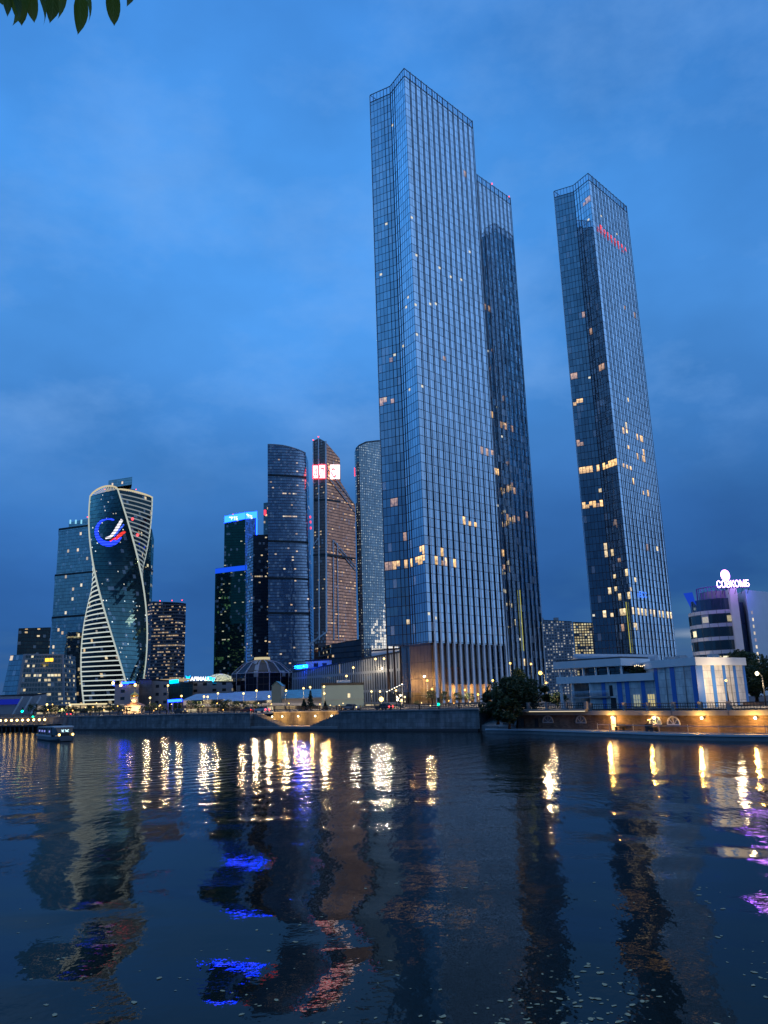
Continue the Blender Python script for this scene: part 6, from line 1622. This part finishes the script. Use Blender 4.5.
for a_, b_ in (((-.62,2.1),(-.25,1.62)),((-.62,1.62),(-.25,2.1)),((.0,2.1),(.62,1.62)),((.0,1.62),(.62,2.1))): m.bar(BQ(8.25,a_[0],a_[1]),BQ(8.35,b_[0],b_[1]),.12,.12)
m.build('display', m_emit('display_cyan',(0.55,0.9,1.0),2.0), t)
m = MB()
for x, y in ((-7,-1.66),(-4.2,-1.7),(-1.7,-1.74),(3.2,-1.78)): m.box(BQ(x,y,1.75),(.5,.1,.35),an)
m.build('cabin_lamps', m_emit('cabin_blue',(0.3,0.35,1.0),1.0), t)

# ------------------------------------------------------------------ leaves afloat
def leafdisc(rng):
    m = MB(); n = 9; pts = []
    for k in range(n): a_ = 2*PI*k/n; r_ = 1.0*(1+0.12*math.cos(a_*3+rng.random()*3)); pts.append((0.10*r_*math.cos(a_)*1.25, 0.10*r_*math.sin(a_)*0.8, 0.012+0.004*math.sin(a_*2)))
    m.face(pts); return m
fm = leaf_mat('floating_leaf', (0.25,0.28,0.16), (0.45,0.42,0.26))
rng = random.Random(11); base_ = []
for k in range(290):
    # drifts: thicker near the photographer's bank, on the right
    while True:
        px, py = rng.uniform(-20,790), 1030-150*rng.random()**1.2
        p = atH(px,py,0.0)
        dn_ = noise.noise(Vector((p.x*0.35,p.y*0.16,3.3)))+0.4*noise.noise(Vector((p.x*1.1,p.y*0.6,8.1)))
        if rng.random() < (0.10+0.9*max(0,min(1,(px-250)/250))) and rng.random() < (0.06 if dn_ < 0.08 else 1.0): break
    if k < 3: o = leafdisc(rng).build('floating_leaf', fm, None, (0,0,0)); base_.append(o)
    else: o = base_[k % 3].copy(); COL.objects.link(o)
    s = 0.2+0.5*rng.random()**2; o.location = (p.x,p.y,0.004); o.scale = (s,s,s); o.rotation_euler = (0,0,rng.uniform(0,6.3))
    tag(o, 'small pale leaf floating on the dark water near the viewer', 'leaf', 'leaves afloat on the river')

# ------------------------------------------------------------------ branch hanging in from above
t = thing('tree_branch', 'leafy branch tip hanging into the top left corner', 'branch', tuple(atD(-40,-60,2.4)))
bt = [atD(-160,-150,2.5),atD(-60,-72,2.45),atD(10,-40,2.4),atD(70,-34,2.38),atD(128,-30,2.4)]
m = MB(); m.tube(bt,[0.012,0.009,0.006,0.004,0.002],6); m.build('twig', M['bark'], t)
M['leaf_near'] = None
def near_leaf_mat():
    t_ = NT('linden_leaf'); uv = t_.n('ShaderNodeUVMap', uv_map='UVMap').outputs[0]; sp = t_.n('ShaderNodeSeparateXYZ', {0:uv})
    ax = t_.math('ABSOLUTE', sp.outputs[0])
    vein = t_.math('LESS_THAN', t_.math('ABSOLUTE', t_.math('SUBTRACT', t_.math('FRACT', t_.math('MULTIPLY', t_.math('SUBTRACT', sp.outputs[1], t_.math('MULTIPLY', ax, 0.8)), 7.0)), 0.5)), 0.07)
    vein = t_.math('MAXIMUM', vein, t_.math('LESS_THAN', ax, 0.02))
    rn = t_.n('ShaderNodeObjectInfo').outputs['Random']
    c = t_.mix(rn, (0.09,0.14,0.008,1), (0.20,0.27,0.02,1)); c = t_.mix(t_.math('MULTIPLY', vein, 0.6), c, (0.20,0.30,0.07,1))
    c = t_.mix(t_.math('MULTIPLY', t_.noise(uv,3.0,4), 0.5), c, (0.03,0.07,0.010,1))
    d = t_.n('ShaderNodeBsdfPrincipled', {'Base Color':c,'Roughness':0.5,'Specular IOR Level':0.12}); tr = t_.n('ShaderNodeBsdfTranslucent', {'Color':c})
    return t_.out(t_.n('ShaderNodeMixShader', {0:0.6,1:d.outputs[0],2:tr.outputs[0]}).outputs[0])
M['leaf_near'] = near_leaf_mat()
def hang_leaf(tip, base, wpx, D, twist, fold=0.22):
    """a heart-shaped leaf hanging from base to tip (photo pixels)"""
    a_, b_ = atD(base[0],base[1],D), atD(tip[0],tip[1],D*0.985); ax = b_-a_; L = ax.length; ax.normalize()
    side = ax.cross(Vector((math.sin(twist),math.cos(twist),0))).normalized(); nn = side.cross(ax)
    W_ = wpx*D/800
    prof = [(0,0.06),(0.06,0.34),(0.16,0.47),(0.30,0.50),(0.45,0.47),(0.60,0.38),(0.75,0.25),(0.88,0.10),(0.95,0.035),(1,0.004)]
    m = MB()
    for (s0,w0),(s1,w1) in zip(prof,prof[1:]):
        for sg in (-1,1):
            P_ = lambda s, w_: a_+ax*(L*s)+side*(sg*W_*w_)+nn*(W_*w_*fold+0.10*L*math.sin(s*2.6))
            q = [P_(s0,0),P_(s0,w0),P_(s1,w1),P_(s1,0)]; uv = [(0,s0),(sg*w0,s0),(sg*w1,s1),(0,s1)]
            if sg < 0: q.reverse(); uv.reverse()
            m.face(q, uv, 0, True)
    lf = m.build('leaf', M['leaf_near'], t)
    # petiole to the twig
    m = MB(); q = min(bt, key=lambda z: (z-a_).length); m.tube([a_,a_+(q-a_)*0.5+Vector((0,0,0.01)),q],[0.0014,0.0014,0.0018],5); m.build('leaf_stalk', M['bark'], lf)
for tip, base, w_, D, tw in (((10,23.5),(22,-12),20,2.40,0.3),((21,23.0),(16,-14),19,2.46,-0.2),((40,24.8),(38,-9),11,2.36,0.9),((48,20.6),(52,-18),22,2.42,0.1),((30,14),(30,-20),16,2.5,-0.5),((76,32.3),(79,-6),19,2.38,0.15),((85,22),(84,-14),9,2.45,0.8),((114,23.4),(112,-12),17,2.40,-0.25),((125,5),(131,-18),16,2.42,0.4),((1,3),(-8,-26),16,2.4,0.1),((60,-4),(62,-36),18,2.4,0.2),((55,17.5),(60,-16),15,2.38,0.5),((16,19),(10,-14),14,2.36,0.7),((35,20.5),(31,-13),16,2.44,-0.6),((5,15),(2,-16),15,2.47,0.35),((-20,20),(-26,-14),19,2.43,0.2)):
    hang_leaf(tip, base, w_, D, tw)
